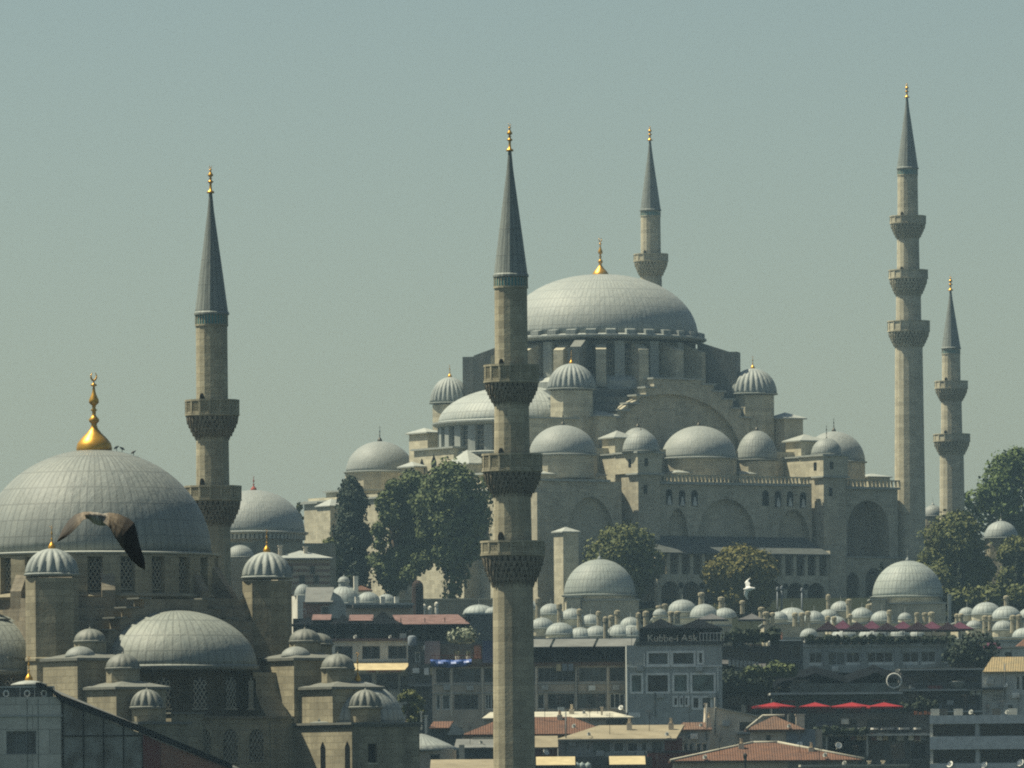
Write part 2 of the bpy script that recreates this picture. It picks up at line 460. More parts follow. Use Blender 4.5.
# ================================================================== ground, water
def zg(Y):
    P = [(-900,-1.0),(575,-1.0),(590,3.0),(760,5.0),(880,10.0),(1000,17.0),(1120,28.0),(1190,33.0),(1240,40.0),(1262,43.5),(1440,44.5),(1560,36.0),(1900,14.0),(2600,4.0),(5200,4.0)]
    for (a, za), (b, zb) in zip(P, P[1:]):
        if Y <= b: return za + (zb-za)*max(0.0, (Y-a)/(b-a))
    return 4.0
mb = MB()
ys = [560,575,590,640,700,760,820,880,940,1000,1060,1120,1160,1190,1240,1262,1320,1440,1500,1560,1700,1900,2250,2600,3400,4300,5200]
xs = [-2600,-1400,-800,-500,-350,-250,-180,-120,-60,0,60,120,180,250,350,500,800,1400,2600]
for y in ys:
    for x in xs:
        mb.v.append((x, y, zg(y)))
nx = len(xs)
for j in range(len(ys)-1):
    for i in range(nx-1):
        mb.f.append([j*nx+i, j*nx+i+1, (j+1)*nx+i+1, (j+1)*nx+i]); mb.sm.append(True); mb.mi.append(0)
tag(mb.build('ground', plain('ground_earth', (0.02, 0.024, 0.016), 0.95, scale=0.05, streak=False, spec=0.0)), kind='structure')
wm, wnt, wp, wN, wL = new_mat('sea_water')
wp.inputs['Base Color'].default_value = (0.02, 0.05, 0.055, 1); wp.inputs['Roughness'].default_value = 0.12
wb = wN.new('ShaderNodeBump'); wb.inputs['Strength'].default_value = 0.4
wL.new(noise(wnt, objvec(wnt), 0.35, 4, 0.6, 0.2, 0.8), wb.inputs['Height']); wL.new(wb.outputs[0], wp.inputs['Normal'])
tag(MB().add([(-2600,-300,0),(2600,-300,0),(2600,583,0),(-2600,583,0)], [(0,1,2,3)]).build('water', wm), kind='structure')

# ================================================================== minarets
def rod_bars(mb, r, z0, z1, n, w, d, cx=0, cy=0, ph=0.0):
    for i in range(n):
        a = 2*pi*(i+ph)/n
        mb.rbox(cx, cy, r-d/2, r+d/2, w/2, a, z0, z1)
def minaret(label, px, Y, tip, spire, balconies, sections, group, sides=16, band=None, fin=None, pierced=False, zbase=None, turn=0.5, stone_m=None, sag=None, haslow=True):
    """all heights are photo rows; radii are half widths in photo pixels at this distance"""
    s = Y/FPX
    ref = W(px, spire[0], Y)
    stone_m = stone_m or M_SHAFT
    zb = zg(Y) if zbase is None else zbase
    t = thing('minaret', label, 'minaret', (ref.x, Y, zb), radians(8), group)
    Z = lambda py: CAMZ + unroll(px, py)[1]*s - zb
    # shaft, one faceted length between each pair of balconies
    mb = MB()
    for (y0, y1, h0, h1) in sections:                            # top row, bottom row, half width top, bottom
        zlo = 0.0 if y1 is None else Z(y1)
        mb.lathe([(h1*s, zlo), (h0*s, Z(y0))], sides, smooth=False, phase=turn*2*pi/sides)
    mb.build('shaft', stone_m, t)
    # spire
    y1, hw = spire
    tz, bz = Z(tip), Z(y1)
    prof = [(hw*s*1.06, bz-0.18), (hw*s*1.06, bz), (hw*s*0.99, bz+0.12), (hw*s*0.72, bz+(tz-bz)*0.30), (hw*s*0.43, bz+(tz-bz)*0.60), (hw*s*0.19, bz+(tz-bz)*0.85), (hw*s*0.09, tz)]
    sp = MB().lathe(prof, sides, smooth=False, phase=turn*2*pi/sides).build('spire', M_SPIRE, t)
    if fin: finial(sp, 0, 0, tz-0.1, fin[0]*s, M_GOLD, fin[1]*s, bulb=False)
    if band:
        top, bot, hb = band
        mbb = MB().lathe([(hb*s, Z(bot)), (hb*s, Z(top))], sides, smooth=False, phase=turn*2*pi/sides)
        b = mbb.build('tile_band', M_TILEBAND, t)
        mb2 = MB()
        for i in range(sides*2):
            mb2.rbox(0, 0, hb*s*0.96, hb*s*1.01+0.01, 0.045, 2*pi*(i+0.25)/(sides*2), Z(bot), Z(top))
        mb2.lathe([(hb*s+0.05, Z(bot)-0.12), (hb*s+0.05, Z(bot)+0.04)], sides, smooth=False, phase=turn*2*pi/sides)
        mb2.build('arcading', stone_m, t)
    # balconies: stalactite corbels, floor slab, parapet, doorway
    for bi, (yt, ym, yb, hw, hs, kind) in enumerate(balconies):
        R, rs = hw*s, hs*s
        zt, zm, zbot = Z(yt), Z(ym), Z(yb)
        mb = MB()
        tiers = 5
        for k in range(tiers):
            f0, f1 = k/tiers, (k+1)/tiers
            ra, rb_ = rs + (R*0.97-rs)*(f0**0.8), rs + (R*0.97-rs)*(f1**0.8)
            za, zc = zbot + (zm-zbot)*f0, zbot + (zm-zbot)*f1
            n = sides*2
            ph = 0.5*(k % 2)
            for i in range(n):
                a = 2*pi*(i+ph)/n
                half = rb_*pi/n*0.70
                c, d = cos(a), sin(a)
                def P(r, tt, z): return (r*c-tt*d, r*d+tt*c, z)
                # a hanging wedge: narrow low tip, full width above
                dr = 0.34 if i % 2 else 0.16
                v = [P(ra*0.93, -half*0.30, za-dr), P(ra*1.03, 0, za-dr-0.06), P(ra*0.93, half*0.30, za-dr),
                     P(ra*0.90, -half, zc), P(rb_, -half, zc), P(rb_, half, zc), P(ra*0.90, half, zc),
                     P(rb_, -half, zc-(zc-za)*0.35), P(rb_, half, zc-(zc-za)*0.35)]
                mb.add(v, [(0,1,7,4,3),(1,2,8),(1,8,7),(2,6,5,8),(7,8,5,4),(3,4,5,6)])
            mb.lathe([(rs*0.99 + (ra*0.90-rs)*0.9, za), (ra*0.93, zc)], sides, smooth=False)
        mb.build('corbels', M_STONE_D if pierced or px < 300 else stone_m, t)
        mb = MB().lathe([(R*0.98, zm-0.06),(R*1.02, zm+0.02),(R*1.02, zm+0.16),(R*0.9, zm+0.2)], sides, smooth=False, phase=turn*2*pi/sides)
        mb.build('balcony_floor', stone_m, t)
        mb = MB()
        ph = turn*2*pi/sides
        th = 0.14
        ring = lambda za, zc, ro, ri: mb.lathe([(ri, za),(ro, za),(ro, zc),(ri, zc),(ri, za)], sides, smooth=False, phase=ph)
        ring(zt-0.16, zt, R*1.02, R*1.02-th-0.06)
        ring(zm+0.19, zm+0.34, R*1.0, R*1.0-th)
        for i in range(sides):
            mb.rbox(0, 0, R*0.97-th, R*1.01, 0.09, ph+2*pi*i/sides, zm+0.19, zt-0.15)
        if pierced:                                             # carved marble screens
            ap = R*cos(pi/sides)
            for i in range(sides):
                a = ph + 2*pi*(i+0.5)/sides
                side = 2*R*sin(pi/sides) - 0.18
                nb = 5
                c, d = cos(a), sin(a)
                z0, z1 = zm+0.34, zt-0.16
                def Q(u, z, r=ap-0.06): return (r*c-u*d, r*d+u*c, z)
                for j in range(nb):
                    u0 = -side/2 + side*j/nb; u1 = u0 + side/nb
                    for k in range(3):
                        za = z0 + (z1-z0)*k/3; zc = z0 + (z1-z0)*(k+1)/3
                        mb.tube(Q(u0, za), Q(u1, zc), 0.055, n=4, smooth=False); mb.tube(Q(u1, za), Q(u0, zc), 0.055, n=4, smooth=False)
        else:
            ring(zm+0.30, zt-0.14, R*0.985, R*0.985-th*0.7)
        mb.build('parapet', stone_m if kind != 'dark' else M_STONE_D, t)
        a = radians(225)
        ap = rs*cos(pi/sides)
        hw_ = min(0.36, rs*sin(pi/sides)*0.85)
        pts = arch_pts(0, hw_, 0, 1.25, 1.75)
        MB().plate(pts, -0.03, 0.2).build('doorway', M_DARK, t, ((ap+0.02)*cos(a), (ap+0.02)*sin(a), zm+0.2), (0, 0, a+pi/2))  # dark panel on the shaft stands for the shade of the door opening
    return t

minaret('nearest minaret, three balconies, standing alone in front of the hilltop mosque', 510.7, 643,
        150, (275, 17.0),
        [(365,383,402,27.5,17.0,''), (454,472,493,30.0,18.6,''), (541,556,583,32.0,20.0,'')],
        [(275,383,16.3,16.6), (383,472,16.9,18.2), (472,556,18.3,19.4), (556,None,20.0,21.4)],
        'minarets of the two mosques', 16, (278,287,16.9), (28, 7), True)
minaret('stone minaret rising behind the front mosque dome, two balconies showing above it', 211.5, 684,
        192, (313, 16.8),
        [(400,416,436,27.0,16.4,''), (486,501,524,28.5,17.0,'')],
        [(313,416,15.8,16.0), (416,501,16.2,16.8), (501,None,17.2,19.0)],
        'minarets of the two mosques', 16, (315,325,16.2), (28, 7), True)
minaret('tallest slender minaret right of the hilltop mosque with three balconies close together', 907.5, 1292,
        97, (168, 10.6),
        [(216,224,238,18.0,10.5,''), (270,279,295,19.5,12.0,''), (321,332,347,21.0,13.0,'')],
        [(168,224,10.0,10.4), (224,279,10.9,11.4), (279,332,12.2,12.8), (332,None,13.6,16.3)],
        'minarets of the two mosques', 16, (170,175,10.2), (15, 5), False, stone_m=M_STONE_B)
minaret('shorter two-balcony minaret right of the tallest one, its foot behind trees', 951.0, 1345,
        290, (348, 9.6),
        [(381,389,401,16.5,9.6,''), (434,442,455,18.3,11.0,'')],
        [(348,389,9.0,9.4), (389,442,10.0,10.8), (442,None,11.8,13.6)],
        'minarets of the two mosques', 16, (350,354,9.2), (15, 5), False, stone_m=M_STONE_B)
minaret('minaret standing behind the great dome, only its spire and top balcony showing', 650.5, 1352,
        140, (210, 10.3),
        [(254,262,276,17.2,10.2,''), (308,317,332,18.4,11.4,''), (358,368,384,19.6,12.6,'')],
        [(210,262,9.8,10.1), (262,317,10.6,11.2), (317,368,11.8,12.4), (368,None,13.2,15.8)],
        'minarets of the two mosques', 16, (212,216,10.0), (15, 5), False, stone_m=M_STONE_B)

# ================================================================== the mosque in front
A = radians(33)
s1 = 650.0/FPX
o1 = W(95, 552, 650)
F1 = Frame(o1.x, 650.0, A)
g1 = zg(650)
mosque = thing('mosque', 'near mosque at the lower left with a big seamed lead dome under a gold finial', 'mosque', (o1.x, 650.0, g1), A)
def Z1(py, lx=0.0, ly=0.0, px=95): return F1.z(px, py, lx, ly) - g1
LAT = None
def lattice_window(parent, w, h, loc, rz, arch=True):
    """dark recess behind a honeycomb stone screen; front lies in the local xz plane"""
    global LAT
    key = (round(w,2), round(h,2))
    LAT = LAT or {}
    if key not in LAT:
        fr = MB()
        fr.plate([(-w/2-0.12,-0.1),(w/2+0.12,-0.1),(w/2+0.12,0),(-w/2-0.12,0)], -0.08, 0.1)
        st = 0.36
        k = int((w+h)/st)+2
        def clip(x0, z0, x1, z1):
            pts = [(x0+(x1-x0)*i/24, z0+(z1-z0)*i/24) for i in range(25)]
            ins = [p for p in pts if abs(p[0]) <= w/2 and 0 <= p[1] <= (h if abs(p[0]) < w*0.15 else h - (abs(p[0])-w*0.15)*0.9)]
            return (ins[0], ins[-1]) if len(ins) > 1 else None
        for i in range(-k, k+1):
            for sg in (1, -1):
                x0 = i*st
                e = clip(x0, 0, x0+sg*h*0.62, h)
                if e: fr.tube((e[0][0],-0.02,e[0][1]), (e[1][0],-0.02,e[1][1]), 0.045, n=4, smooth=False)
        m0 = fr.build('window', M_LATTICE, parent, loc, (0,0,rz))
        pn = MB().plate(arch_pts(0, w/2, 0, h*0.68, h), 0.04, 0.08).build('pane', M_DARK, m0)
        LAT[key] = m0
        return m0
    return link_copy(LAT[key], parent, loc, rz)

# great dome and its drum of piers and screened windows
zE = Z1(556.5)
R1 = 9.72
dome(mosque, 0, 0, zE+0.12, R1, Z1(449)-zE-0.15, M_LEAD_A, n=96, lip=False)
finial(mosque, 0, 0, Z1(450)-0.25, (450-369)*s1, M_GOLD, 18*s1, name='gilded_finial')
zD = Z1(596)
MB().lathe([(9.75, zD), (9.75, zE-0.15)], 96, smooth=True).build('drum', M_STONE, mosque)
mb = MB()
for i in range(24):
    a = 2*pi*(i+0.5)/24
    mb.rbox(0,0, 9.6, 10.4, 0.74, a, zD, zE-0.2)
mb.lathe([(9.0,zE-0.3),(10.3,zE-0.3),(10.3,zE-0.06),(9.5,zE-0.06)], 96, smooth=False)
mb.build('pilasters', M_STONE, mosque)
MB().lathe([(9.0,zD-0.5),(10.6,zD-0.45),(10.8,zD-0.25),(10.6,zD-0.05),(9.4,zD+0.2)], 96, smooth=False).build('cornice', M_STONE, mosque)
MB().lathe([(9.5,zE-0.056),(10.5,zE-0.05),(10.55,zE+0.08),(9.66,zE+0.2)], 96, smooth=False).build('eave', M_LEAD_F, mosque)
for i in range(24):
    a = 2*pi*i/24
    wx, wy = 9.86*cos(a), 9.86*sin(a)
    lattice_window(mosque, 1.15, 2.5, (wx, wy, zD+0.35), a + pi/2)
# flying buttresses on the corners
for q in range(4):
    mb = MB()
    a = pi/4 + q*pi/2
    mb.rbox(0,0, 9.9, 12.6, 1.0, a, zD-4.2, zE-0.3, zD-1.2)
    for da in (-0.36, 0.36):
        mb.rbox(0,0, 9.9, 11.2, 0.55, a+da, zD-3.0, zE-0.9, zD+0.2)
    mb.build('buttress', M_STONE_D, mosque)
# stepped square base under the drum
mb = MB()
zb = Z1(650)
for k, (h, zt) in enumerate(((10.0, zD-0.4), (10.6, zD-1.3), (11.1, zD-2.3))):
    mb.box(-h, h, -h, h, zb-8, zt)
mb.build('base_block', M_STONE_D, mosque)
mb = MB()
for sg, axis in ((-1,0),(-1,1)):
    steps = []
    lv = [(3.0, 0.0), (4.2, -0.75), (5.3, -1.6), (6.4, -2.6), (7.4, -3.7), (8.3, -4.8)]
    pts = [(-10.4, zb-7)]
    left = []
    prevz = None
    for x, dz in reversed(lv):
        z = zD-0.6+dz
        left += [(-x, z)]
        nxt = [q for q in lv if q[0] < x]
        if nxt: left += [(-nxt[-1][0], z)]
    right = [(-x, z) for x, z in reversed(left)]
    poly = [(-8.3, zb-7)] + left + right + [(8.3, zb-7)]
    poly = poly[::-1]
    if axis == 0: mb.plate(poly, -13.2, -11.5)
    else: mb.plate_x(poly, -13.2, -11.5)
mb.build('stepped_arch', M_STONE_D, mosque)
# lead caps on the steps
mb = MB()
for x, dz in lv:
    z = zD-0.6+dz
    for sx in (-1, 1):
        mb.box(sx*x-0.6, sx*x+0.6, -13.35, -11.4, z+0.003, z+0.12)
        mb.box(-13.35, -11.4, sx*x-0.6, sx*x+0.6, z+0.004, z+0.12)
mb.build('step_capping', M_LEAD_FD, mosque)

# half domes, their drums and windows
def half_dome_group(cx, cy, r, py_top, py_eave, py_foot, pxr, facing, lip_m):
    ze = Z1(py_eave, cx, cy, pxr)
    dome(mosque, cx, cy, ze+0.1, r, Z1(py_top, cx, cy, pxr)-ze-0.1, M_LEAD_A2, n=64, name='half_dome', ov=1.03)
    zf = Z1(py_foot, cx, cy, pxr)
    MB().lathe([(r*1.0, zf-3), (r*1.0, ze-0.25)], 14, smooth=False, phase=facing).build('half_dome_drum', M_STONE, mosque)
    MB().lathe([(r*0.98,zf-0.5),(r*1.10,zf-0.45),(r*1.13,zf-0.1),(r*1.0,zf+0.3)], 14, smooth=False, phase=facing).build('ledge', M_STONE_D, mosque)
    for i in range(-3, 4):
        a = facing + 2*pi*(i+0.5)/14
        ap = r*cos(pi/14)
        lattice_window(mosque, 1.15, 2.5, (cx+(ap+0.03)*cos(a), cy+(ap+0.03)*sin(a), zf+0.55), a+pi/2)
half_dome_group(0.2, -12.6, 6.75, 610, 668, 716, 187, -pi/2 + pi/14*0, M_STONE)
half_dome_group(-13.0, -1.9, 7.0, 610, 673, 716, 0, pi, M_STONE)

# four corner towers with melon domes
for sx, sy in ((-1,-1),(1,-1),(-1,1),(1,1)):
    px, pyb, pyt, r = {(-1,-1):(52,574,549,2.12),(1,-1):(267,577,552,2.0),(-1,1):(-55,573,548,2.1),(1,1):(150,573,548,2.1)}[(sx,sy)]
    p = F1.at_y(px, pyb, sy*10.3)
    x, y, zt = p.x, p.y, p.z-g1
    MB().lathe([(r*0.98, zt-11.5), (r*0.98, zt-7.2), (r*1.06,zt-7.1),(r*1.06,zt-6.9),(r*1.03,zt-6.8),(r*1.03, zt-0.35)], 8, smooth=False, phase=radians(22)).build('corner_tower', M_STONE, mosque)
    dome(mosque, x, y, zt, r*1.02, (pyb-pyt)*s1, M_LEAD_R, ribs=16, name='tower_dome', fin=(23*s1, M_GOLD, 3.6*s1), amp=0.16)
    mosque_children = [c for c in COL.objects if c.parent == mosque and c.name.startswith('corner_tower')]
    mosque_children[-1].location = (x, y, 0)
    bpy.context.view_layer.update() if False else None

# stepped buttress lines with little domed turrets, one each side of the right-hand front
for sx in (-1, 1):
    def at(px, py, ly): 
        p = F1.at_y(px + (215 if sx > 0 else 0), py, ly); return p.x, p.z-g1
    # block 1
    x, z = at(88, 657, -15.4)
    mb = MB(); mb.box(x-2.6, x+2.3, -18.2, -12.6, z-14, z-0.35); mb.build('buttress_block', M_STONE, mosque)
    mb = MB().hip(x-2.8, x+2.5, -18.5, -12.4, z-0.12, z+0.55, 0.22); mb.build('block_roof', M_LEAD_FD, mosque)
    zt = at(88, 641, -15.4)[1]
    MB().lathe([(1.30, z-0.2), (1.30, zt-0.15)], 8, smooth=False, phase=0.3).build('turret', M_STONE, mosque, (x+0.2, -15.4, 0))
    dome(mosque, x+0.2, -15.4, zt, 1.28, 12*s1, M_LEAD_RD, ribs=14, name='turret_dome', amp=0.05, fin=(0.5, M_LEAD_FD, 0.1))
    # curved apron roof on the left of block 1
    MB().lathe(ell(1.25, 0.9, 8), 20, smooth=True).build('apron_roof', M_LEAD_C, mosque, (x-1.3, -16.4, z-0.05))
    # block 2
    x2, z2 = at(123, 686, -20.7)
    mb = MB(); mb.box(x2-2.2, x2+2.4, -23.4, -18.205, z2-12, z2-0.3); mb.build('buttress_block', M_STONE, mosque)
    MB().hip(x2-2.45, x2+2.7, -23.7, -18.25, z2-0.1, z2+0.6, 0.2).build('block_roof', M_LEAD_FD, mosque)
    zt = at(123, 668, -20.7)[1]
    MB().lathe([(1.35, z2-0.1), (1.35, zt-0.15)], 8, smooth=False, phase=0.3).build('turret', M_STONE, mosque, (x2, -20.7, 0))
    dome(mosque, x2, -20.7, zt, 1.36, 14*s1, M_LEAD_RD, ribs=14, name='turret_dome', amp=0.05, fin=(0.5, M_LEAD_FD, 0.1))
    # block 3 with a ribbed turret
    x3, z3 = at(147, 722, -24.6)
    xa, xb = (x3-1.9, x3+3.4) if sx > 0 else (x3-2.2, x3+2.4)
    mb = MB()
    if sx > 0:
        xa = 8.3; xb = F1.at_y(419.5, 730, -27).x
        zt3 = F1.z(357, 722, xa, -27) - g1
        wx_ = F1.at_y(372.5, 745, -27).x; hs = [(wx_-0.42,wx_+0.42,zt3-3.3,zt3-1.75)]
        holed_wall(mb, xa, xb, 0, zt3-0.2, -27, 0.45, hs)
        mb.add([(xa,-27,0),(xa,-18,0),(xa,-18,zt3-0.2),(xa,-27,zt3-0.2),(xb,-27,0),(xb,-18,0),(xb,-18,zt3-0.2),(xb,-27,zt3-0.2)],
               [(1,0,3,2),(4,5,6,7),(5,1,2,6),(3,7,6,2)])
        bk = mb.build('corner_block', M_STONE, mosque)
        for h in hs:
            w_ = MB().box(h[0]-0.12,h[1]+0.12,-27.06,-26.9,h[2]-0.14,h[2]-0.003).build('window_sill', M_STONE_B, bk)
            MB().box(h[0],h[1],-26.7,-26.6,h[2],h[3]).build('window_pane', M_DARK, bk)
        # windows in the sunlit end
        for y0 in (F1.at_x(347.5, 745, 8.3).y, F1.at_x(323, 745, 8.3).y):
            MB().plate_x([(y0-0.34,zt3-3.8),(y0+0.34,zt3-3.8),(y0+0.34,zt3-2.0),(y0,zt3-1.55),(y0-0.34,zt3-2.0)], xa-0.05, xa+0.05).build('arched_window', M_DARK, bk)
            MB().plate_x([(y0-0.6,zt3-4.2),(y0+0.6,zt3-4.2),(y0+0.6,zt3-4.02),(y0-0.6,zt3-4.02)], xa-0.12, xa+0.04).build('window_sill', M_STONE_B, bk)
        mb = MB(); mb.box(xa-0.25, xb+0.25, -27.3, -17.9, zt3-0.2, zt3-0.02); mb.box(xa-0.1, xb+0.1, -27.12, -17.9, zt3-0.4, zt3-0.2)
        mb.build('cornice', M_LEAD_FD, mosque)
        z3 = zt3
        dx = F1.at_y(358, 722, -21.3)
        dome(mosque, dx.x, -21.3, z3+0.05, 3.75, 40*s1, M_LEAD_C, n=48, name='corner_dome', fin=(30*s1, M_GOLD, 3.2*s1))
    else:
        mb.box(xa, xb, -27, -23.41, 0, z3-0.2); mb.build('corner_block', M_STONE, mosque)
        MB().box(xa-0.2, xb+0.2, -27.25, -23.3, z3-0.2, z3).build('cornice', M_LEAD_FD, mosque)
    zt = at(147, 707, -24.6)[1]
    xt = F1.at_y(147 if sx < 0 else 365.5, 707, -24.8).x
    MB().lathe([(1.22, z3-0.05), (1.22, zt-0.15)], 8, smooth=False, phase=0.3).build('turret', M_STONE, mosque, (xt, -24.8, 0))
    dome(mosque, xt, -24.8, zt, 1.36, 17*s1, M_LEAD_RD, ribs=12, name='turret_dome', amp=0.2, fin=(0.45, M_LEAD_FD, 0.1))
# second small turret behind the right-hand one
p = F1.at_y(318, 644, -9.0); x, z = p.x, p.z-g1
MB().lathe([(1.2, z-4), (1.2, z-0.12)], 8, smooth=False).build('turret', M_STONE, mosque, (x, -9.0, 0))
dome(mosque, x, -9.0, z, 1.25, 11*s1, M_LEAD_RD, ribs=14, name='turret_dome', amp=0.05)
# lower wall with screened windows, and its ledge
p0 = F1.at_y(142, 718, -18.0); zt = F1.z(230, 716, 2, -18.0)-g1
xa, xb = -7.6, 8.3
MB().box(xa, xb, -18.0, -11.6, 0, zt-0.2).build('lower_wall', M_STONE, mosque)
MB().box(xa, xb-0.004, -18.3, -14, zt-0.2, zt-0.02).build('cornice', M_STONE_D, mosque)
p = F1.at_y(182, 718, -18.6)
for px in (204, 231, 257, 285):
    p = F1.at_y(px, 762, -18.04)
    lattice_window(mosque, 1.35, 2.7, (p.x, -18.04, p.z-g1), 0)
# small ledge roof block beside the left turret
p = F1.at_y(182, 714, -19.2)
MB().box(p.x-1.6, p.x+1.4, -20.2, -18.31, 0, p.z-g1).build('buttress_block', M_STONE, mosque)
MB().box(p.x-1.75, p.x+1.55, -20.4, -18.31, p.z-g1, p.z-g1+0.12).build('block_roof', M_LEAD_FD, mosque)
# curved flank sweeping down to the lower wall on the right
pa = F1.at_y(292, 672, -16.2); pb = F1.at_y(311, 722, -18.05)
x0, zt0, zb0 = 6.9, F1.z(292,672,7,-16)-g1, F1.z(308,722,8,-18)-g1
mb = MB()
pts = [(-11.7, zt0), (-15.4, zt0)] + [(-15.4 - 2.7*(i/8)**2.0, zt0 - (zt0-zb0)*(i/8)) for i in range(1,9)] + [(-18.1, 0), (-11.7, 0)]
mb.plate_x(pts[::-1], x0-0.9, 8.28).build('curved_flank', M_STONE, mosque)
# prayer hall body behind everything above
MB().box(-20, 20, -11.4, 20, 0, Z1(690)).build('prayer_hall', M_STONE_D, mosque)

# ================================================================== the mosque on the hill
Y2 = 1300.0
s2 = Y2/FPX
o2 = W(601, 345, Y2)
F2 = Frame(o2.x, Y2, A)
g2 = 43.0
hill = thing('hilltop_mosque', 'great pale mosque crowning the hill, many grey domes stepping up to one wide dome', 'mosque', (o2.x, Y2, g2), A)
def Z2(py, lx=0.0, ly=0.0, px=601): return F2.z(px, py, lx, ly) - g2
def p2(px, py, ly):
    p = F2.at_y(px, py, ly); return p.x, p.y, p.z-g2
def q2(px, py, lx):
    p = F2.at_x(px, py, lx); return p.x, p.y, p.z-g2
zE = Z2(341)
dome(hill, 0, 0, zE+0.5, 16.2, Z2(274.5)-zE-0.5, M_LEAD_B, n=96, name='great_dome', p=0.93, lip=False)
finial(hill, 0, 0, Z2(276.5)-0.3, 41*s2, M_GOLD, 8.5*s2, name='gilded_finial')
MB().lathe([(15.6,zE-0.5),(17.2,zE-0.35),(17.6,zE-0.15),(17.6,zE+0.12),(16.4,zE+0.4),(15.5,zE+0.5)], 96, smooth=False).build('eave', M_LEAD_B, hill)
for i in range(32): MB().rbox(0,0, 16.0, 17.3, 0.8, 2*pi*(i+0.5)/32, zE+0.2, zE+1.15, zE+0.95).build('eave_block', M_LEAD_B, hill)
zD = Z2(379)
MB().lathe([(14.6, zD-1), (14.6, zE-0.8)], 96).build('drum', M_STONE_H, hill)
win = None
for i in range(1, 32, 2):
    MB().rbox(0,0, 14.4, 15.9, 0.85, 2*pi*(i+1)/32, zD-0.6, zE-0.85).build('drum_pilaster', M_LEAD_F, hill)
for i in range(32):
    a = 2*pi*(i+0.5)/32
    if win is None:
        win = MB().plate(arch_pts(0, 1.0, 0, 3.6, 4.5), -0.05, 0.02).build('window', plain('window_glass_far', (0.05,0.06,0.065), 0.35, streak=False), hill, (14.62*cos(a), 14.62*sin(a), zD+0.6), (0,0,a+pi/2))
        mbf = MB(); 
        for k in range(1, 5): mbf.box(-1.0, 1.0, -0.09, -0.055, k*0.8-0.06, k*0.8+0.06)
        for k in (-0.4, 0.0, 0.4): mbf.box(k-0.05, k+0.05, -0.085, -0.06, 0, 3.8)
        mbf.build('window_bars', M_STONE_H, win)
    else:
        link_copy(win, hill, (14.62*cos(a), 14.62*sin(a), zD+0.6), a+pi/2)
for i in range(1, 32, 2):
    a = 2*pi*i/32
    MB().rbox(0,0, 14.5, 18.4, 0.85, a, zD-2.2, zE-0.9, zE-2.4).build('drum_buttress', M_STONE_B, hill)
mb = MB()
mb.lathe([(17.4, zD-4.5),(17.4, zD-1.2),(16.4, zD-0.5),(14.5, zD)], 64, smooth=False)
mb.build('drum_skirt', M_LEAD_F, hill)
# corner wings on the square base
for q in range(4):
    a = pi/4 + q*pi/2
    hw_ = 0.9 if q == 2 else 1.5
    m = MB().rbox(0,0, 16.6, 21.4, hw_, a, zD-8.5, zE-0.5, zE-2.1); m.rbox(0,0, 21.4, 23.3, hw_*1.05, a, zD-8.5, zE-2.3)
    m.build('corner_wing', M_LEAD_FD, hill)
mb = MB()
for h, py in ((17.2, 395), (18.2, 403), (19.0, 411)):
    mb.box(-h, h, -h, h, zD-14, Z2(py))
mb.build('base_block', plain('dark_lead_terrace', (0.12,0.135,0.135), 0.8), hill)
# stepped gable with its great arch on the right-hand front
def stepped(side):
    pl = -20.6
    def pt(px, py): 
        p = F2.at_y(px, py, pl); return (p.x, p.z-g2)
    outer = [(597,446),(597,425),(608,425),(608,418),(618,418),(618,411),(628,411),(628,404),(637,404),(637,396),(646,396),(646,388),(654,388),(654,379),
             (703,379),(703,385),(714,385),(714,392),(724,392),(724,400),(733,400),(733,409),(741,409),(741,418),(749,418),(749,446)]
    op = [pt(*o) for o in outer]
    cx = pt(670, 440)[0]
    za = pt(670, 394)[1]; zs = pt(670, 458)[1]
    hw = 14.2
    inner = []
    for i in range(0, 25):
        t = pi*i/24
        inner.append((cx + hw*cos(t), zs + (za-zs)*sin(t)**0.95))
    zlow = zs - 3
    poly = [(op[0][0], zlow)] + [(inner[-1][0], zlow)] + inner[::-1] + [(inner[0][0], zlow), (op[-1][0], zlow)] + op[::-1]
    mb = MB().plate(poly, pl, pl+5)
    mb.build('stepped_gable', M_STONE_H, hill)
    MB().plate([(cx-hw-0.3, zlow), (cx+hw+0.3, zlow)] + [(x, z+0.2) for x, z in inner], pl+0.9, pl+1.5).build('tympanum', M_STONE_H, hill)
    mb = MB()
    for (a, b), (c, d) in zip(outer, outer[1:]):
        if b == d:
            x0, z0 = pt(a, b); x1, _ = pt(c, b)
            mb.box(x0-0.35, x1+0.35, pl-0.3, pl+5.2, z0+0.004, z0+0.28)
    mb.build('step_capping', M_LEAD_F, hill)
stepped(1)
# weight towers with ribbed domes at the corners of the base
for px, pyb, pyt, r, ly in ((571.5,389,364,23,-18.2),(753,394,368.5,23,18.2*0-18.2),(450,403,377,19.5,18.2)):
    if px == 753: x, y, z = q2(px, pyb, 18.6)
    else: x, y, z = p2(px, pyb, ly)
    rr = r*s2
    tb = MB().lathe([(rr*0.98, z-13), (rr*0.97, z-0.35)], 8, smooth=False, phase=radians(22.5-33)).build('weight_tower', M_STONE_B, hill, (x,y,0))
    dome(hill, x, y, z, rr*1.02, (pyb-pyt)*s2, M_LEAD_R, ribs=24, name='tower_dome', amp=0.10, fin=(13*s2, M_GOLD, 2.2*s2))
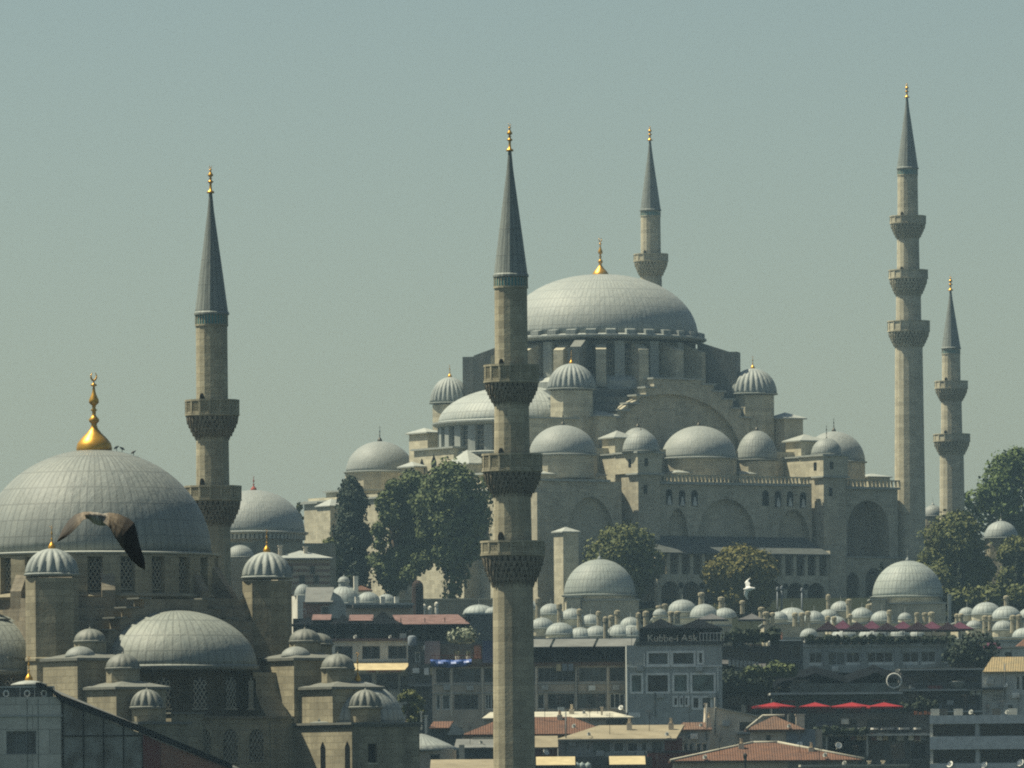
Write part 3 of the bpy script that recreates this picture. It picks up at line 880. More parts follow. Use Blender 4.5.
# half dome toward the left
x, y = -15.2, 0.0
ze = Z2(423, x-12, y, 450)
dome(hill, x, y, ze+0.2, 14.4, Z2(387, x, y, 500)-ze, M_LEAD_B, n=80, name='half_dome')
MB().lathe([(13.6, ze-5), (13.6, ze-0.5)], 64).build('half_dome_drum', M_STONE_B, hill, (x,y,0))
mb = MB(); wl = []
for i in range(28):
    a = pi*0.5 + 2*pi*(i+0.5)/28
    MBa = mb.rbox(0,0, 13.4, 14.5, 0.75, a, ze-5, ze-0.55)
mb.build('drum_pilasters', M_LEAD_F, hill, (x,y,0))
for i in range(3, 15):
    a = pi*0.5 + 2*pi*i/28
    link_copy(win, hill, (x+13.66*cos(a), y+13.66*sin(a), ze-4.6), a+pi/2, (0.85,1,1.0))
MB().lathe([(13.5,ze-5.6),(15.2,ze-5.4),(15.3,ze-5.0),(13.6,ze-4.6)], 64, smooth=False).build('ledge', M_LEAD_F, hill, (x,y,0))
# main body: prayer hall
zw = Z2(483, -20, -36, 560)
XL, XR, YF, YB = -37.4, 35.6, -36.0, 34.0
def pz(px, py, ly): return F2.at_y(px, py, ly).z-g2
WALLZ = pz(560, 481, YF)
MB().box(XL+0.8, XR-0.3, YF+3.2, YB, -4, WALLZ-0.4).build('prayer_hall', M_STONE_B, hill)
MB().box(-23, 30, -27, 18, WALLZ-2, Z2(452, 0, -20, 620)).build('upper_hall', M_STONE_H, hill)
# long front: wall with relief arches, cut into bays by two domed turrets
def bay(px0, px1, arches, py_top, name='front_wall'):
    x0, _, _ = p2(px0, 540, YF); x1, _, _ = p2(px1, 540, YF)
    zt = pz((px0+px1)/2, py_top, YF)
    zspr = pz((px0+px1)/2, 552, YF)
    ar = []
    for a0, a1, pya in arches:
        xa, _, za = p2(a0, pya, YF); xb, _, _ = p2(a1, pya, YF)
        ar.append(((xa+xb)/2, (xb-xa)/2, zspr+ (za-zspr)*0.15, za))
    arcade_plate(MB_ := MB(), x0, x1, zspr, zt, YF, YF+1.3, ar)
    MB_.build(name, M_STONE_H, hill)
    MB().box(x0+0.01, x1-0.01, YF+1.1, YF+1.7, -4, zt-0.3).build('recessed_wall', M_STONE_H, hill)
    return x0, x1, zspr, zt
def front_lower(px0, px1, depth=0.0):
    x0, _, _ = p2(px0, 540, YF); x1, _, _ = p2(px1, 540, YF)
    MB().box(x0, x1, YF-depth, YF+1.0, -4, pz((px0+px1)/2, 552, YF)).build('front_wall', M_STONE_H, hill)
bay(531, 622, [(566, 615, 496)], 481)
front_lower(531, 622)
b2 = bay(660, 812, [(667, 688.5, 508), (697, 756, 498), (777, 810, 509)], 482)
# deep shaded arch at the right end, open to the ground
x0, _, _ = p2(846, 540, YF); x1, _, _ = p2(898, 540, YF)
xa, _, za = p2(847, 500, YF); xb, _, _ = p2(889, 501, YF); zt = pz(872, 487, YF)
arcade_plate(mbx := MB(), x0, x1, pz(870, 557, YF), zt, YF, YF+3.0, [((xa+xb)/2, (xb-xa)/2, pz(870,532,YF), za)])
mbx.build('front_wall', M_STONE_H, hill)
MB().box(x0, x1, YF+2.8, YF+3.6, -4, zt-0.2).build('recessed_wall', M_STONE_D, hill)  # back wall coloured darker than the other recessed walls
# cornices and balustrade
mb = MB()
for a, b, py in ((531, 608, 481), (660, 808, 485), (846, 898, 489)):
    x0, _, _ = p2(a, py, YF); x1, _, _ = p2(b, py, YF); z = pz((a+b)/2, py, YF)
    mb.box(x0-0.2, x1+0.2, YF-0.45, YF+3.4, z-0.05, z+0.3)
mb.build('cornice', M_LEAD_F, hill)
for a, b, py in ((660, 808, 484.5), (846, 899, 488.5)):
    x0, _, _ = p2(a, py, YF); x1, _, _ = p2(b, py, YF); z = pz((a+b)/2, py, YF)+0.2
    mb = MB()
    n = int((x1-x0)/0.75)
    for i in range(n+1):
        x = x0 + (x1-x0)*i/n
        mb.box(x-0.13, x+0.13, YF-0.25, YF+0.05, z+0.1, z+1.0)
    mb.box(x0, x1, YF-0.32, YF+0.1, z+1.0, z+1.22)
    mb.build('balustrade', M_STONE_B, hill)
# small openings high in the wall
pw = plain('white_shutter', (0.6,0.6,0.55), 0.8)
for px, py, ww in ((669,497,1),(682,498,1),(694.5,498,1),(778,499,1),(790,499,1),(803,500,1),(765.5,498,0)):
    x, _, z = p2(px, py, YF)
    o = MB().plate(arch_pts(0, 0.62, -1.3, 0.6, 1.3), -0.02, 0.05).build('arched_niche', M_DARK, hill, (x, YF-0.03, z))
    if ww: MB().plate([(-0.42,-1.25),(0.42,-1.25),(0.12,0.2),(-0.15,0.1)], -0.12, -0.04).build('shutter', pw, o)
# porch along the front: lead roof, gallery and arcade
PD = 7.0
x0, _, _ = p2(657, 540, YF); x1, _, _ = p2(845, 545, YF)
xg0, _, _ = p2(657, 560, YF-PD); xg1, _, _ = p2(829, 560, YF-PD)
zr1 = pz(750, 537, YF); zr0 = pz(750, 553.5, YF-PD)
mb = MB()
mb.add([(xg0,YF-PD-0.6,zr0-0.2),(xg1,YF-PD-0.6,zr0-0.2),(xg1,YF-0.002,zr1-0.2),(xg0,YF-0.002,zr1-0.2),
        (xg0,YF-PD-0.6,zr0),(xg1,YF-PD-0.6,zr0),(xg1,YF-0.002,zr1),(xg0,YF-0.002,zr1)], [(3,2,1,0),(4,5,6,7),(0,1,5,4),(1,2,6,5),(2,3,7,6),(3,0,4,7)])
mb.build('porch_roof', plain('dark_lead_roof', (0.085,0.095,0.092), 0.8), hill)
zga, zgb = pz(750, 575, YF-PD), pz(750, 580, YF-PD)
mb = MB()
n = 15
for i in range(n+1):
    x = xg0 + (xg1-xg0)*i/n
    mb.box(x-0.32, x+0.32, YF-PD, YF-PD+0.6, zga, zr0-0.2)
mb.build('gallery_posts', M_STONE_B, hill)
arches = []
span = (xg1-xg0-1.0)/8
for i in range(8):
    cx = xg0+0.5+span*(i+0.5)
    arches.append((cx, span*0.43, pz(750, 594, YF-PD), pz(750, 582, YF-PD)))
mbx = MB(); arcade_plate(mbx, xg0, xg1, -3.9, zga, YF-PD, YF-PD+0.8, arches)
mbx.build('arcade', M_STONE_B, hill)
MB().box(xg0+0.02, xg1-0.02, YF-PD+0.82, YF-0.4, zga-0.6, zga-0.02).build('gallery_floor', M_STONE_D, hill)
for i in range(9):
    x = xg0+0.5+span*i
    if 0 < i < 8:
        o = MB().lathe([(0.5,-0.06),(0.5,0.06)], 16, smooth=False).build('roundel', M_DARK, hill, (x, YF-PD-0.04, pz(750,586,YF-PD)), (pi/2,0,0))
# solid end of the porch and right-hand arcade
xe, _, _ = p2(829, 575, YF-PD); 
MB().box(xg1, xg1+3.2, YF-PD-0.3, YF+0.2, -4, zr0+0.6).build('porch_end', M_STONE_H, hill)
xr0, _, _ = p2(843, 580, YF-3.0); xr1, _, _ = p2(905, 580, YF-3.0)
zt = pz(870, 558, YF-3)
xc1, _, _ = p2(853, 600, YF-3); xc2, _, _ = p2(874, 600, YF-3); xc3, _, _ = p2(896, 600, YF-3)
mbx = MB(); arcade_plate(mbx, xr0, xr1, -4, zt, YF-3.0, YF-2.2, [(xc1,1.25,pz(853,584,YF-3),pz(853,572,YF-3)),(xc2,1.7,pz(874,582,YF-3),pz(874,568,YF-3)),(xc3,1.25,pz(896,584,YF-3),pz(896,572,YF-3))])
mbx.build('arcade', M_STONE_B, hill)
MB().box(xr0+0.02, xr1-0.02, YF-2.18, YF-0.01, zt-0.5, zt-0.02).build('arcade_roof', M_LEAD_F, hill)
MB().box(xr0-0.1, xr1+0.1, YF-3.2, YF-2.1, zt, zt+0.25).build('cornice', M_LEAD_F, hill)

# two domed turrets standing out of the front
for px, pyb, pyt, hw, c0, c1 in ((642, 453, 432.5, 18, 637, 661), (827, 456, 440, 15.2, 822.5, 847)):
    x, y, z = p2(px, pyb, YF+0.8)
    xl, _, _ = p2(c0, pyb, YF-2.0); xr, _, _ = p2(c1, pyb, YF-2.0)
    zc = pz(px, pyb+20, YF-2.0)
    mb = MB(); 
    hs = [(xl+1.3, xl+2.1, zc+1.1, zc+2.4)]
    holed_wall(mb, xl, xr, zc, z-0.15, YF-2.2, 0.4, hs)
    mb.add([(xl,YF-2.2,zc),(xl,YF+4.5,zc),(xl,YF+4.5,z-0.15),(xl,YF-2.2,z-0.15),(xr,YF-2.2,zc),(xr,YF+4.5,zc),(xr,YF+4.5,z-0.15),(xr,YF-2.2,z-0.15)],
           [(1,0,3,2),(4,5,6,7),(5,1,2,6),(3,7,6,2),(0,1,5,4)])
    tw = mb.build('turret_room', M_STONE_B, hill)
    for h in hs: MB().box(h[0],h[1],YF-1.9,YF-1.8,h[2],h[3]).build('window_pane', M_DARK, tw)
    MB().plate_x([(YF-0.3,zc+1.0),(YF+0.5,zc+1.0),(YF+0.5,zc+2.3),(YF-0.3,zc+2.3)], xl-0.04, xl+0.05).build('window_pane', M_DARK, tw)
    mb = MB().box(xl-0.3, xr+0.3, YF-2.5, YF+4.6, z-0.15, z+0.12); mb.box(xl-0.25, xr+0.25, YF-2.45, YF+1.0, zc-0.25, zc-0.002)
    mb.build('turret_cornice', M_LEAD_F, hill)
    # the pier below, its left side battered out to the ground
    mb = MB()
    zt = zc-0.25
    pts = [(YF-1.9, zt), (YF-1.9, -4), (YF+3, -4), (YF+3, zt)]
    mb.plate_x([(YF-1.9,-4),(YF+3,-4),(YF+3,zt),(YF-1.9,zt)], xl+0.25, xr-0.2)
    mb.build('turret_pier', M_STONE_H, hill)
    MB().box(xl+1.3, xl+2.0, YF-1.95, YF-1.85, zc-3.3, zc-1.9).build('slit_window', M_DARK, hill)
    xd = (xl+xr)/2
    dome(hill, xd, YF+0.3, z+0.25, hw*s2, (pyb-pyt)*s2, M_LEAD_C, n=48, name='turret_dome', fin=(13*s2, M_DARKMETAL, 1.5*s2, False))
    # long buttress wall running back from the turret, under a lead top
    mb = MB(); mb.box(xl+0.1, xr-0.1, YF+4.51, -21, WALLZ-3, z-0.2); mb.build('buttress_wall', M_STONE_B, hill)
    MB().box(xl-0.15, xr+0.15, YF+4.61, -21, z-0.2, z+0.05).build('buttress_capping', M_LEAD_F, hill)
# hipped stair-like piers climbing to the gable
def hip_block(px_l, px_c, px_r, py_eave, py_top, py_foot, ly, hill_=hill, tall=8):
    """front corner at px_c on the plane ly; left face back to px_l, right face along to px_r"""
    xc, yc, zc = p2(px_c, py_eave, ly)
    yl = F2.at_x(px_l, py_eave, xc).y
    xr = F2.at_y(px_r, py_eave, ly).x
    zf = pz(px_c, py_foot, ly)
    MB().box(xc, xr, ly, yl, zf-3, zc-0.1).build('pier', M_STONE_B, hill_)
    MB().hip(xc-0.5, xr+0.5, ly-0.5, yl+0.5, zc+0.05, zc+(py_eave-py_top)*s2, 0.2).build('pier_roof', M_LEAD_F, hill_)
hip_block(575, 598.5, 616, 415.5, 409, 450, -23.0)
hip_block(602, 615, 632, 437.5, 430, 452, -29.0)
hip_block(767, 784.5, 803, 418, 411.5, 455, -23.0)
hip_block(785.5, 801, 824, 440.5, 433.5, 455, -29.0)
# the row of aisle domes on the near side
for px, pyb, pyt, hw, ly, dr in ((563,455,426,33,-28,14), (638,453,428,19.5,-26.5,10), (699,458.5,426.5,37,-28,13), (757,460,431,20.5,-28,16), (834,462,431.5,31,-27,16)):
    x, y, z = p2(px, pyb, ly)
    r = hw*s2
    MB().lathe([(r*1.0, z-dr*s2-1.5), (r*1.0, z-0.3)], 12, smooth=False).build('dome_drum', M_STONE_H, hill, (x,y,0))
    dome(hill, x, y, z, r*1.0, (pyb-pyt)*s2, M_LEAD_B if hw > 25 else M_LEAD_C, n=64, name='aisle_dome', fin=(14*s2, M_DARKMETAL, 2.2*s2))
# lean-to strip and little roofs at the dome feet
for px0, px1, py0, ly in ((536, 605, 473, -31.5), (676, 705, 472, -32.0), (740, 755, 473, -32), (868, 890, 476, -24)):
    x0, _, z = p2(px0, py0, ly); x1, _, _ = p2(px1, py0, ly)
    MB().box(x0, x1, ly, ly+4, z-2.4, z-0.15).build('parapet_block', M_STONE_B, hill)
    MB().hip(x0-0.3, x1+0.3, ly-0.3, ly+4.3, z-0.05, z+0.5, 0.15).build('parapet_roof', M_LEAD_F, hill)
x0, _, z = p2(528, 418, -20); x1, _, _ = p2(545, 418, -20)
MB().box(x0-3, x1+6, -21.5, -19.1, z-8, z-0.1).build('terrace_block', M_STONE_B, hill)
MB().box(x0-3.2, x1+6.2, -21.8, -19.1, z-0.1, z+0.15).build('step_capping', M_LEAD_F, hill)

# left (sunlit) side: cubes, apse block, corner dome
def left_block(px_l, px_c, px_r, py_top, py_foot, lx, cap='flat', rise=4):
    xc, yc, zc = q2(px_c, py_top, lx)
    yl = F2.at_x(px_l, py_top, lx).y
    xr = F2.at_y(px_r, py_top, yc).x if px_r else lx+10
    MB().box(lx, xr, yc, yl, F2.z(px_c, py_foot, lx, yc)-g2-4, zc-0.1).build('sunlit_block', M_STONE_B, hill)
    if cap == 'flat': MB().box(lx-0.45, xr+0.3, yc-0.45, yl+0.45, zc-0.1, zc+0.2).build('block_capping', M_LEAD_F, hill)
    else: MB().hip(lx-0.5, xr+0.4, yc-0.5, yl+0.5, zc, zc+rise*s2, 0.2).build('block_capping', M_LEAD_F, hill)
    return xc, yc, yl, zc
left_block(409, 427.5, 440, 432, 456, -25, 'hip', 5)
bx = left_block(414, 453.5, 467, 447.5, 492, -31)
for py, px in ((468,422),(464,434),(468,446)):
    x, y, z = q2(px, py, -31.0)
    MB().plate_x([(y-0.75,z-2.6),(y+0.75,z-2.6),(y+0.75,z+0.4),(y,z+1.6),(y-0.75,z+0.4)], -31.06, -30.9).build('arched_window', M_DARK, hill)
left_block(401, 415, 424, 466, 492, -33, 'hip', 5)
left_block(468, 484, 500, 474, 500, -33, 'flat')
left_block(449, 470, 486, 463, 490, -32.2, 'hip', 14)
left_block(326, 360, 380, 490, 520, -36.5)
left_block(304, 318, 336, 503, 560, -38.5)
x, y, z = q2(380, 472, -24.0)
r = 34.5*s2
MB().lathe([(r*1.02, z-3.2), (r*1.02, z-0.3)], 12, smooth=False).build('dome_drum', M_STONE_H, hill, (x,y,0))
dome(hill, x, y, z, r, (472-441)*s2, M_LEAD_B, n=64, name='aisle_dome', fin=(16*s2, M_DARKMETAL, 2.5*s2))
# the sunlit flank wall with its buttresses
zl = Z2(496, XL, 0, 440)
MB().box(XL, XL+1.5, YF+1.4, YB, -4, zl).build('flank_wall', M_STONE_B, hill)
MB().box(XL-0.4, XL+1.8, YF+1.2, YB, zl, zl+0.3).build('cornice', M_LEAD_F, hill)
for y0 in (-20.5, 2.0, 20.5):
    MB().box(XL-3.2, XL-0.002, y0, y0+4.2, -4, zl-1.0 if y0 > -30 else WALLZ-0.5).build('flank_buttress', M_STONE_B, hill)
    MB().hip(XL-3.5, XL+0.2, y0-0.3, y0+4.5, (zl-1.0 if y0 > -30 else WALLZ-0.5)+0.15, (zl+0.4 if y0 > -30 else WALLZ+0.6), 0.14).build('buttress_cap', M_LEAD_F, hill)
# front pilaster left of the first relief arch
x0, _, _ = p2(537, 500, YF-2.0); x1, _, _ = p2(553, 500, YF-2.0)
MB().box(x0, x1, YF-2.0, YF-0.003, -4, WALLZ-2.0).build('front_pilaster', M_STONE_H, hill)
x0, _, z = p2(608, 474, YF-0.5)

# lone capped pier before the front
x, y, z = p2(566, 532, YF-9)
pr = thing('stone_pier', 'square stone pier with a small hipped cap, before the shaded front of the hilltop mosque', 'pier', (W(566,532,1240).x, 1240, zg(1240)-1), A)
zz = W(566, 532, 1240).z-zg(1240)+1
MB().box(-1.45, 1.45, -1.35, 1.35, 0, zz-0.1).build('shaft', M_STONE_B, pr)
MB().hip(-1.75, 1.75, -1.65, 1.65, zz+0.05, zz+0.8, 0.2).build('cap', M_LEAD_F, pr)
# walled garden in front of the hill mosque
# ================================================================== town below the hill
P_WHITE = plain('white_plaster', (0.64,0.62,0.54), 0.9, scale=0.5)
P_BEIGE = plain('beige_plaster', (0.64,0.56,0.44), 0.9, scale=0.5)
P_GREY  = plain('grey_plaster', (0.36,0.37,0.345), 0.9, scale=0.5)
P_PALEG = plain('pale_grey_panel', (0.48,0.49,0.46), 0.75, scale=0.4)
P_DGREY = plain('dark_grey_wall', (0.085,0.09,0.088), 0.85, scale=0.5)
P_TAN   = plain('tan_wall', (0.47,0.40,0.315), 0.9, scale=0.5)
P_MAROON = plain('maroon_wall', (0.16,0.055,0.05), 0.85, scale=0.7)
P_BRICK = stone('red_brick', (0.24,0.12,0.085), (0.10,0.06,0.05), (0.5,0.2), 1.3, 0.3)
P_STRIPE = None
P_BLUEG = plain('blue_grey_wall', (0.22,0.25,0.28), 0.9, scale=0.5)
P_TILE  = tiles('red_roof_tiles', (0.15,0.078,0.053))
P_TILE2 = tiles('brown_roof_tiles', (0.155,0.09,0.062))
P_TILE3 = tiles('ochre_roof_tiles', (0.27,0.205,0.115))
P_FELT  = plain('tan_roof_sheet', (0.27,0.235,0.165), 0.9, scale=0.35)
P_SHEET = plain('grey_roof_sheet', (0.17,0.175,0.165), 0.7, scale=0.4)
P_PALE  = plain('pale_flat_roof', (0.45,0.43,0.35), 0.9, scale=0.4)
P_FRAME = plain('white_frame', (0.80,0.80,0.74), 0.6, streak=False)
P_BFRAME = plain('grey_frame', (0.20,0.21,0.205), 0.6, streak=False)
P_BLACK = plain('black_canvas_and_shade', (0.010,0.012,0.015), 1.0, spec=0.0, scale=0.5)  # black cloth, and on back walls the shade of open terraces
P_RED   = plain('red_canvas', (0.24,0.028,0.034), 0.9, spec=0.0, var=0.2, streak=False)
P_PURP  = plain('purple_canvas', (0.10,0.043,0.068), 0.9, var=0.4, spec=0.0, streak=False)
P_DPURP = plain('dark_plum_canvas', (0.026,0.018,0.024), 0.95, spec=0.0, streak=False)
P_PINK  = plain('faded_pink_canvas', (0.20,0.13,0.12), 0.9, var=0.45, spec=0.0)
P_GCANV = plain('grey_canvas', (0.11,0.11,0.112), 0.9)
P_YEL   = plain('cream_canvas', (0.48,0.40,0.24), 0.9, var=0.3)
P_BLUE  = plain('blue_tarpaulin', (0.035,0.10,0.36), 0.45, var=0.4, scale=1.2, spec=0.5)
P_IRON  = plain('dark_iron', (0.05,0.05,0.05), 0.6, 0.5, streak=False)
P_RUST  = plain('red_railing', (0.30,0.05,0.045), 0.7, streak=False)
def glass(key, c):
    if key in _mc: return _mc[key]
    m, nt, p, N, L = new_mat(key)
    n1 = noise(nt, objvec(nt), 0.55, 2, 0.5, 0.4, 0.62)
    L.new(mixn(nt, c, [k*0.35 for k in c], n1), p.inputs['Base Color'])
    p.inputs['Roughness'].default_value = 0.08; p.inputs['Specular IOR Level'].default_value = 0.35
    _mc[key] = m
    return m
G_DARK = glass('dark_window_glass', (0.018,0.026,0.033))
G_MID  = glass('curtained_glass', (0.085,0.105,0.11))
G_GRN  = glass('greenish_glass', (0.12,0.17,0.16))

class H:
    """one building: local x along its front, y into it, z up; drawn up from its place in the street"""
    def __init__(s, name, label, cat, px0, px1, pytop, Y, depth=10.0, rz=0.0, wall=None, holes=(), group=None, foot=None, roofm=None, body=True, recess=0.3, part='wall'):
        s.Y, s.s, s.rz = Y, Y/FPX, radians(rz)
        s.pc = (px0+px1)/2
        s.g = zg(Y)-1.0 if foot is None else W(s.pc, foot, Y).z
        w = W(s.pc, pytop, Y)
        s.root = thing(name, label, cat, (w.x, Y, s.g), s.rz, group)
        s.x0, s.x1, s.z1, s.d = s.X(px0), s.X(px1), s.Z(pytop), depth
        s.holes = []
        if body:
            hs = [(s.X(h[0]), s.X(h[2]), s.Z(h[3]), s.Z(h[1])) for h in holes]
            mb = MB()
            holed_wall(mb, s.x0, s.x1, 0, s.z1, 0, recess, hs)
            a, b, z = s.x0, s.x1, s.z1
            mb.add([(a,0,0),(a,depth,0),(a,depth,z),(a,0,z),(b,0,0),(b,depth,0),(b,depth,z),(b,0,z)],
                   [(1,0,3,2),(4,5,6,7),(5,1,2,6),(3,7,6,2)])
            s.body = mb.build(part, wall, s.root)
            if roofm:
                MB().box(a-0.15, b+0.15, -0.2, depth+0.1, z+0.004, z+0.22).build('roof', roofm, s.root)
            for h, q in zip(holes, hs):
                o = dict(frame=P_BFRAME, glass=G_DARK, m=1, fw=0.09)
                if len(h) > 4: o.update(h[4])
                s.window(q, o, recess)
    def X(s, px): return (px-s.pc)*s.s/cos(s.rz)
    def Z(s, py): return W(s.pc, py, s.Y).z - s.g
    def window(s, q, o, y):
        a, b, c, d = q
        fw = o['fw']
        pane = MB().box(a, b, y-0.06, y-0.02, c, d)
        if o['frame']:
            f = MB()
            yo = -0.05 if o.get('proud') else y-0.14
            f.box(a-(fw if o.get('proud') else 0), a+fw, yo, y-0.05, c, d); f.box(b-fw, b+(fw if o.get('proud') else 0), yo, y-0.05, c, d)
            f.box(a-(fw if o.get('proud') else 0), b+(fw if o.get('proud') else 0), yo-0.004, y-0.05, d-fw, d+(fw if o.get('proud') else 0))
            f.box(a-(fw if o.get('proud') else 0), b+(fw if o.get('proud') else 0), yo-0.004, y-0.05, c-(fw if o.get('proud') else 0), c+fw)
            for i in range(1, o['m']):
                x = a + (b-a)*i/o['m']
                f.box(x-fw*0.4, x+fw*0.4, y-0.12, y-0.061, c+fw, d-fw)
            w = f.build('window', o['frame'], s.root)
            pane.build('pane', o['glass'], w)
        else: pane.build('window_pane', o['glass'], s.root)
    def box(s, name, mat, px0, px1, py0, py1, y0, y1):
        return MB().box(s.X(px0), s.X(px1), y0, y1, s.Z(py1), s.Z(py0)).build(name, mat, s.root)
    def hip(s, name, mat, px0, px1, pyeave, pytop, y0=-0.5, y1=None, ridge=None, t=0.2):
        return MB().hip(s.X(px0), s.X(px1), y0, s.d+0.5 if y1 is None else y1, s.Z(pyeave), s.Z(pytop), t, ridge).build(name, mat, s.root)
    def mono(s, name, mat, px0, px1, py_front, py_back, y0=-0.6, y1=None, t=0.18, px0b=None, px1b=None):
        """a sheet sloping up from the front edge to the back edge"""
        y1 = s.d if y1 is None else y1
        a, b = s.X(px0), s.X(px1)
        c, d = s.X(px0 if px0b is None else px0b), s.X(px1 if px1b is None else px1b)
        zf, zb_ = s.Z(py_front), s.Z(py_back)
        return MB().add([(a,y0,zf-t),(b,y0,zf-t),(d,y1,zb_-t),(c,y1,zb_-t),(a,y0,zf),(b,y0,zf),(d,y1,zb_),(c,y1,zb_)],
            [(3,2,1,0),(4,5,6,7),(0,1,5,4),(1,2,6,5),(2,3,7,6),(3,0,4,7)]).build(name, mat, s.root)
    def chimney(s, px, py0, py1, wpx=5, y=3.0, mat=None):
        x, w = s.X(px), wpx*s.s/2
        m = MB().box(x-w, x+w, y-w, y+w, s.Z(py1)-0.6, s.Z(py0)); m.box(x-w-0.1, x+w+0.1, y-w-0.1, y+w+0.1, s.Z(py0)+0.003, s.Z(py0)+0.15)
        return m.build('chimney', mat or P_BEIGE, s.root)
    def dish(s, px, py, r=0.45, y=-0.3, az=-0.6):
        x, z = s.X(px), s.Z(py)
        m = MB().lathe([(0.02,0),(r*0.5,0.05),(r*0.85,0.16),(r,0.26),(r*0.98,0.28),(r*0.5,0.08),(0.02,0.03)], 14)
        m.tube((0,0,0),(0.0,0.05,-0.7),0.03,n=5); m.tube((0,0,0.03),(0,0,0.5),0.02,n=4)
        return m.build('satellite_dish', P_FRAME, s.root, (x, y, z), (radians(62), 0, az))
    def aerial(s, px, py0, py1, y=2.0):
        x = s.X(px); z0, z1 = s.Z(py1), s.Z(py0)
        m = MB().tube((x,y,z0-0.5),(x,y,z1),0.035,n=5)
        for k in range(4): m.tube((x-0.35+0.05*k,y,z1-0.15-0.2*k),(x+0.35-0.05*k,y,z1-0.15-0.2*k),0.02,n=4)
        return m.build('aerial', P_IRON, s.root)
    def rail(s, px0, px1, py0, py1, y, mat=None, n=None, name='railing'):
        a, b, z0, z1 = s.X(px0), s.X(px1), s.Z(py1), s.Z(py0)
        n = n or max(2, int((b-a)/0.5))
        m = MB()
        for i in range(n+1):
            x = a+(b-a)*i/n; m.box(x-0.025, x+0.025, y-0.025, y+0.025, z0, z1-0.06)
        m.box(a, b, y-0.035, y+0.035, z1-0.06, z1); m.box(a, b, y-0.03, y+0.03, z0+0.08, z0+0.12)
        return m.build(name, mat or P_IRON, s.root)

# ---- nearest: grey panelled hall at the lower left corner, Y = 600
PANEL = stone('grey_cladding', (0.52,0.50,0.43), (0.2,0.195,0.17), (2.55,1.9), 0.45, 0.45)
h = H('panelled_hall', 'grey panelled building at the lower left corner with a sloping black roof edge', 'building', -30, 61.5, 697, 598, 16, 0, PANEL,
      [(6,731,36,754,dict(frame=P_BFRAME, glass=G_MID, m=3, fw=0.10))])
h.box('string_course', P_GREY, -30, 62.5, 715, 717, -0.12, -0.003)
for px in (27, 38, 61): h.box('panel_joint', P_DGREY, px-0.25, px+0.25, 699, 768, -0.02, -0.004)
fr = h.box('frieze', P_DGREY, -30, 53, 687.5, 697, 0.25, 0.5)
for px in (6, 27, 44):
    R = 0.2
    m = MB(); m.path([(R*cos(t), 0, 1.15*R*sin(t)) for t in [2*pi*i/14 for i in range(15)]], [0.055]*15, 5)
    m.build('ring_ornament', P_FRAME, h.root, (h.X(px), 0.2, h.Z(693.5)))
h.box('frieze_rail', P_PALEG, -30, 54, 686.3, 687.5, 0.15, 0.55)
for px in (20, 34.5, 54): h.box('frieze_post', P_PALEG, px-0.35, px+0.35, 687.5, 697, 0.18, 0.52)
# sloped dark roof rim
pts = [(36,682.5),(41,682.5),(62,695.5),(145,728.5),(232,765.5),(232,771.5),(144,735),(61,702.5),(52,692),(36,687)]
MB().plate([(h.X(a), h.Z(b)) for a, b in pts][::-1], -0.25, 0.2).build('roof_rim', P_BLACK, h.root)
pl = MB(); 
pl.add([(h.X(41),0.2,h.Z(686)),(h.X(232),0.2,h.Z(769)),(h.X(232),16,h.Z(769)),(h.X(41),16,h.Z(686)),(h.X(-30),16,h.Z(686)),(h.X(-30),0.2,h.Z(686))],[(0,1,2,3),(0,3,4,5)])
pl.build('roof', P_SHEET, h.root)
# glazed side with its mullions
gl = [(62,702),(142,735),(142,790),(62,790)]
g = MB().plate([(h.X(a), h.Z(b)) for a, b in gl][::-1], 0.2, 0.3).build('glazed_wall', glass('frosted_glass', (0.17,0.185,0.175)), h.root)
mm = MB()
for px in (62.5, 83, 103, 123, 142): mm.box(h.X(px-0.5), h.X(px+0.5), 0.08, 0.195, 0, h.Z(702+(px-62)*0.41))
mm.box(h.X(62), h.X(142), 0.1, 0.19, h.Z(737), h.Z(735.8))
mm.build('mullions', P_BLACK, g)
MB().plate([(h.X(a), h.Z(b)) for a, b in [(142.6,735),(160,743),(160,790),(142.6,790)]][::-1], 0.02, 0.3).build('red_panel', P_MAROON, h.root)
MB().plate([(h.X(a), h.Z(b)) for a, b in [(160.1,743),(228,769),(228,790),(160.1,790)]][::-1], 0.1, 0.3).build('side_wall', P_BRICK, h.root)
# kiosk whose gilded finial stands just above that roof
k = W(29, 684, 628); kg = zg(628)
ks = thing('fountain_kiosk', 'low lead roof of a small kiosk carrying a gilded finial, behind the grey panelled building', 'kiosk', (k.x, 628, kg), 0)
MB().lathe([(1.15, 0), (1.15, k.z-kg)], 8, smooth=False).build('wall', M_STONE, ks)
r_ = MB().lathe([(1.45,k.z-kg-0.15),(1.45,k.z-kg),(0.8,k.z-kg+0.2),(0.25,k.z-kg+0.3)], 24).build('roof', M_LEAD_F, ks)
finial(r_, 0, 0, k.z-kg+0.25, 25*628/FPX, M_GOLD, 4*628/FPX)

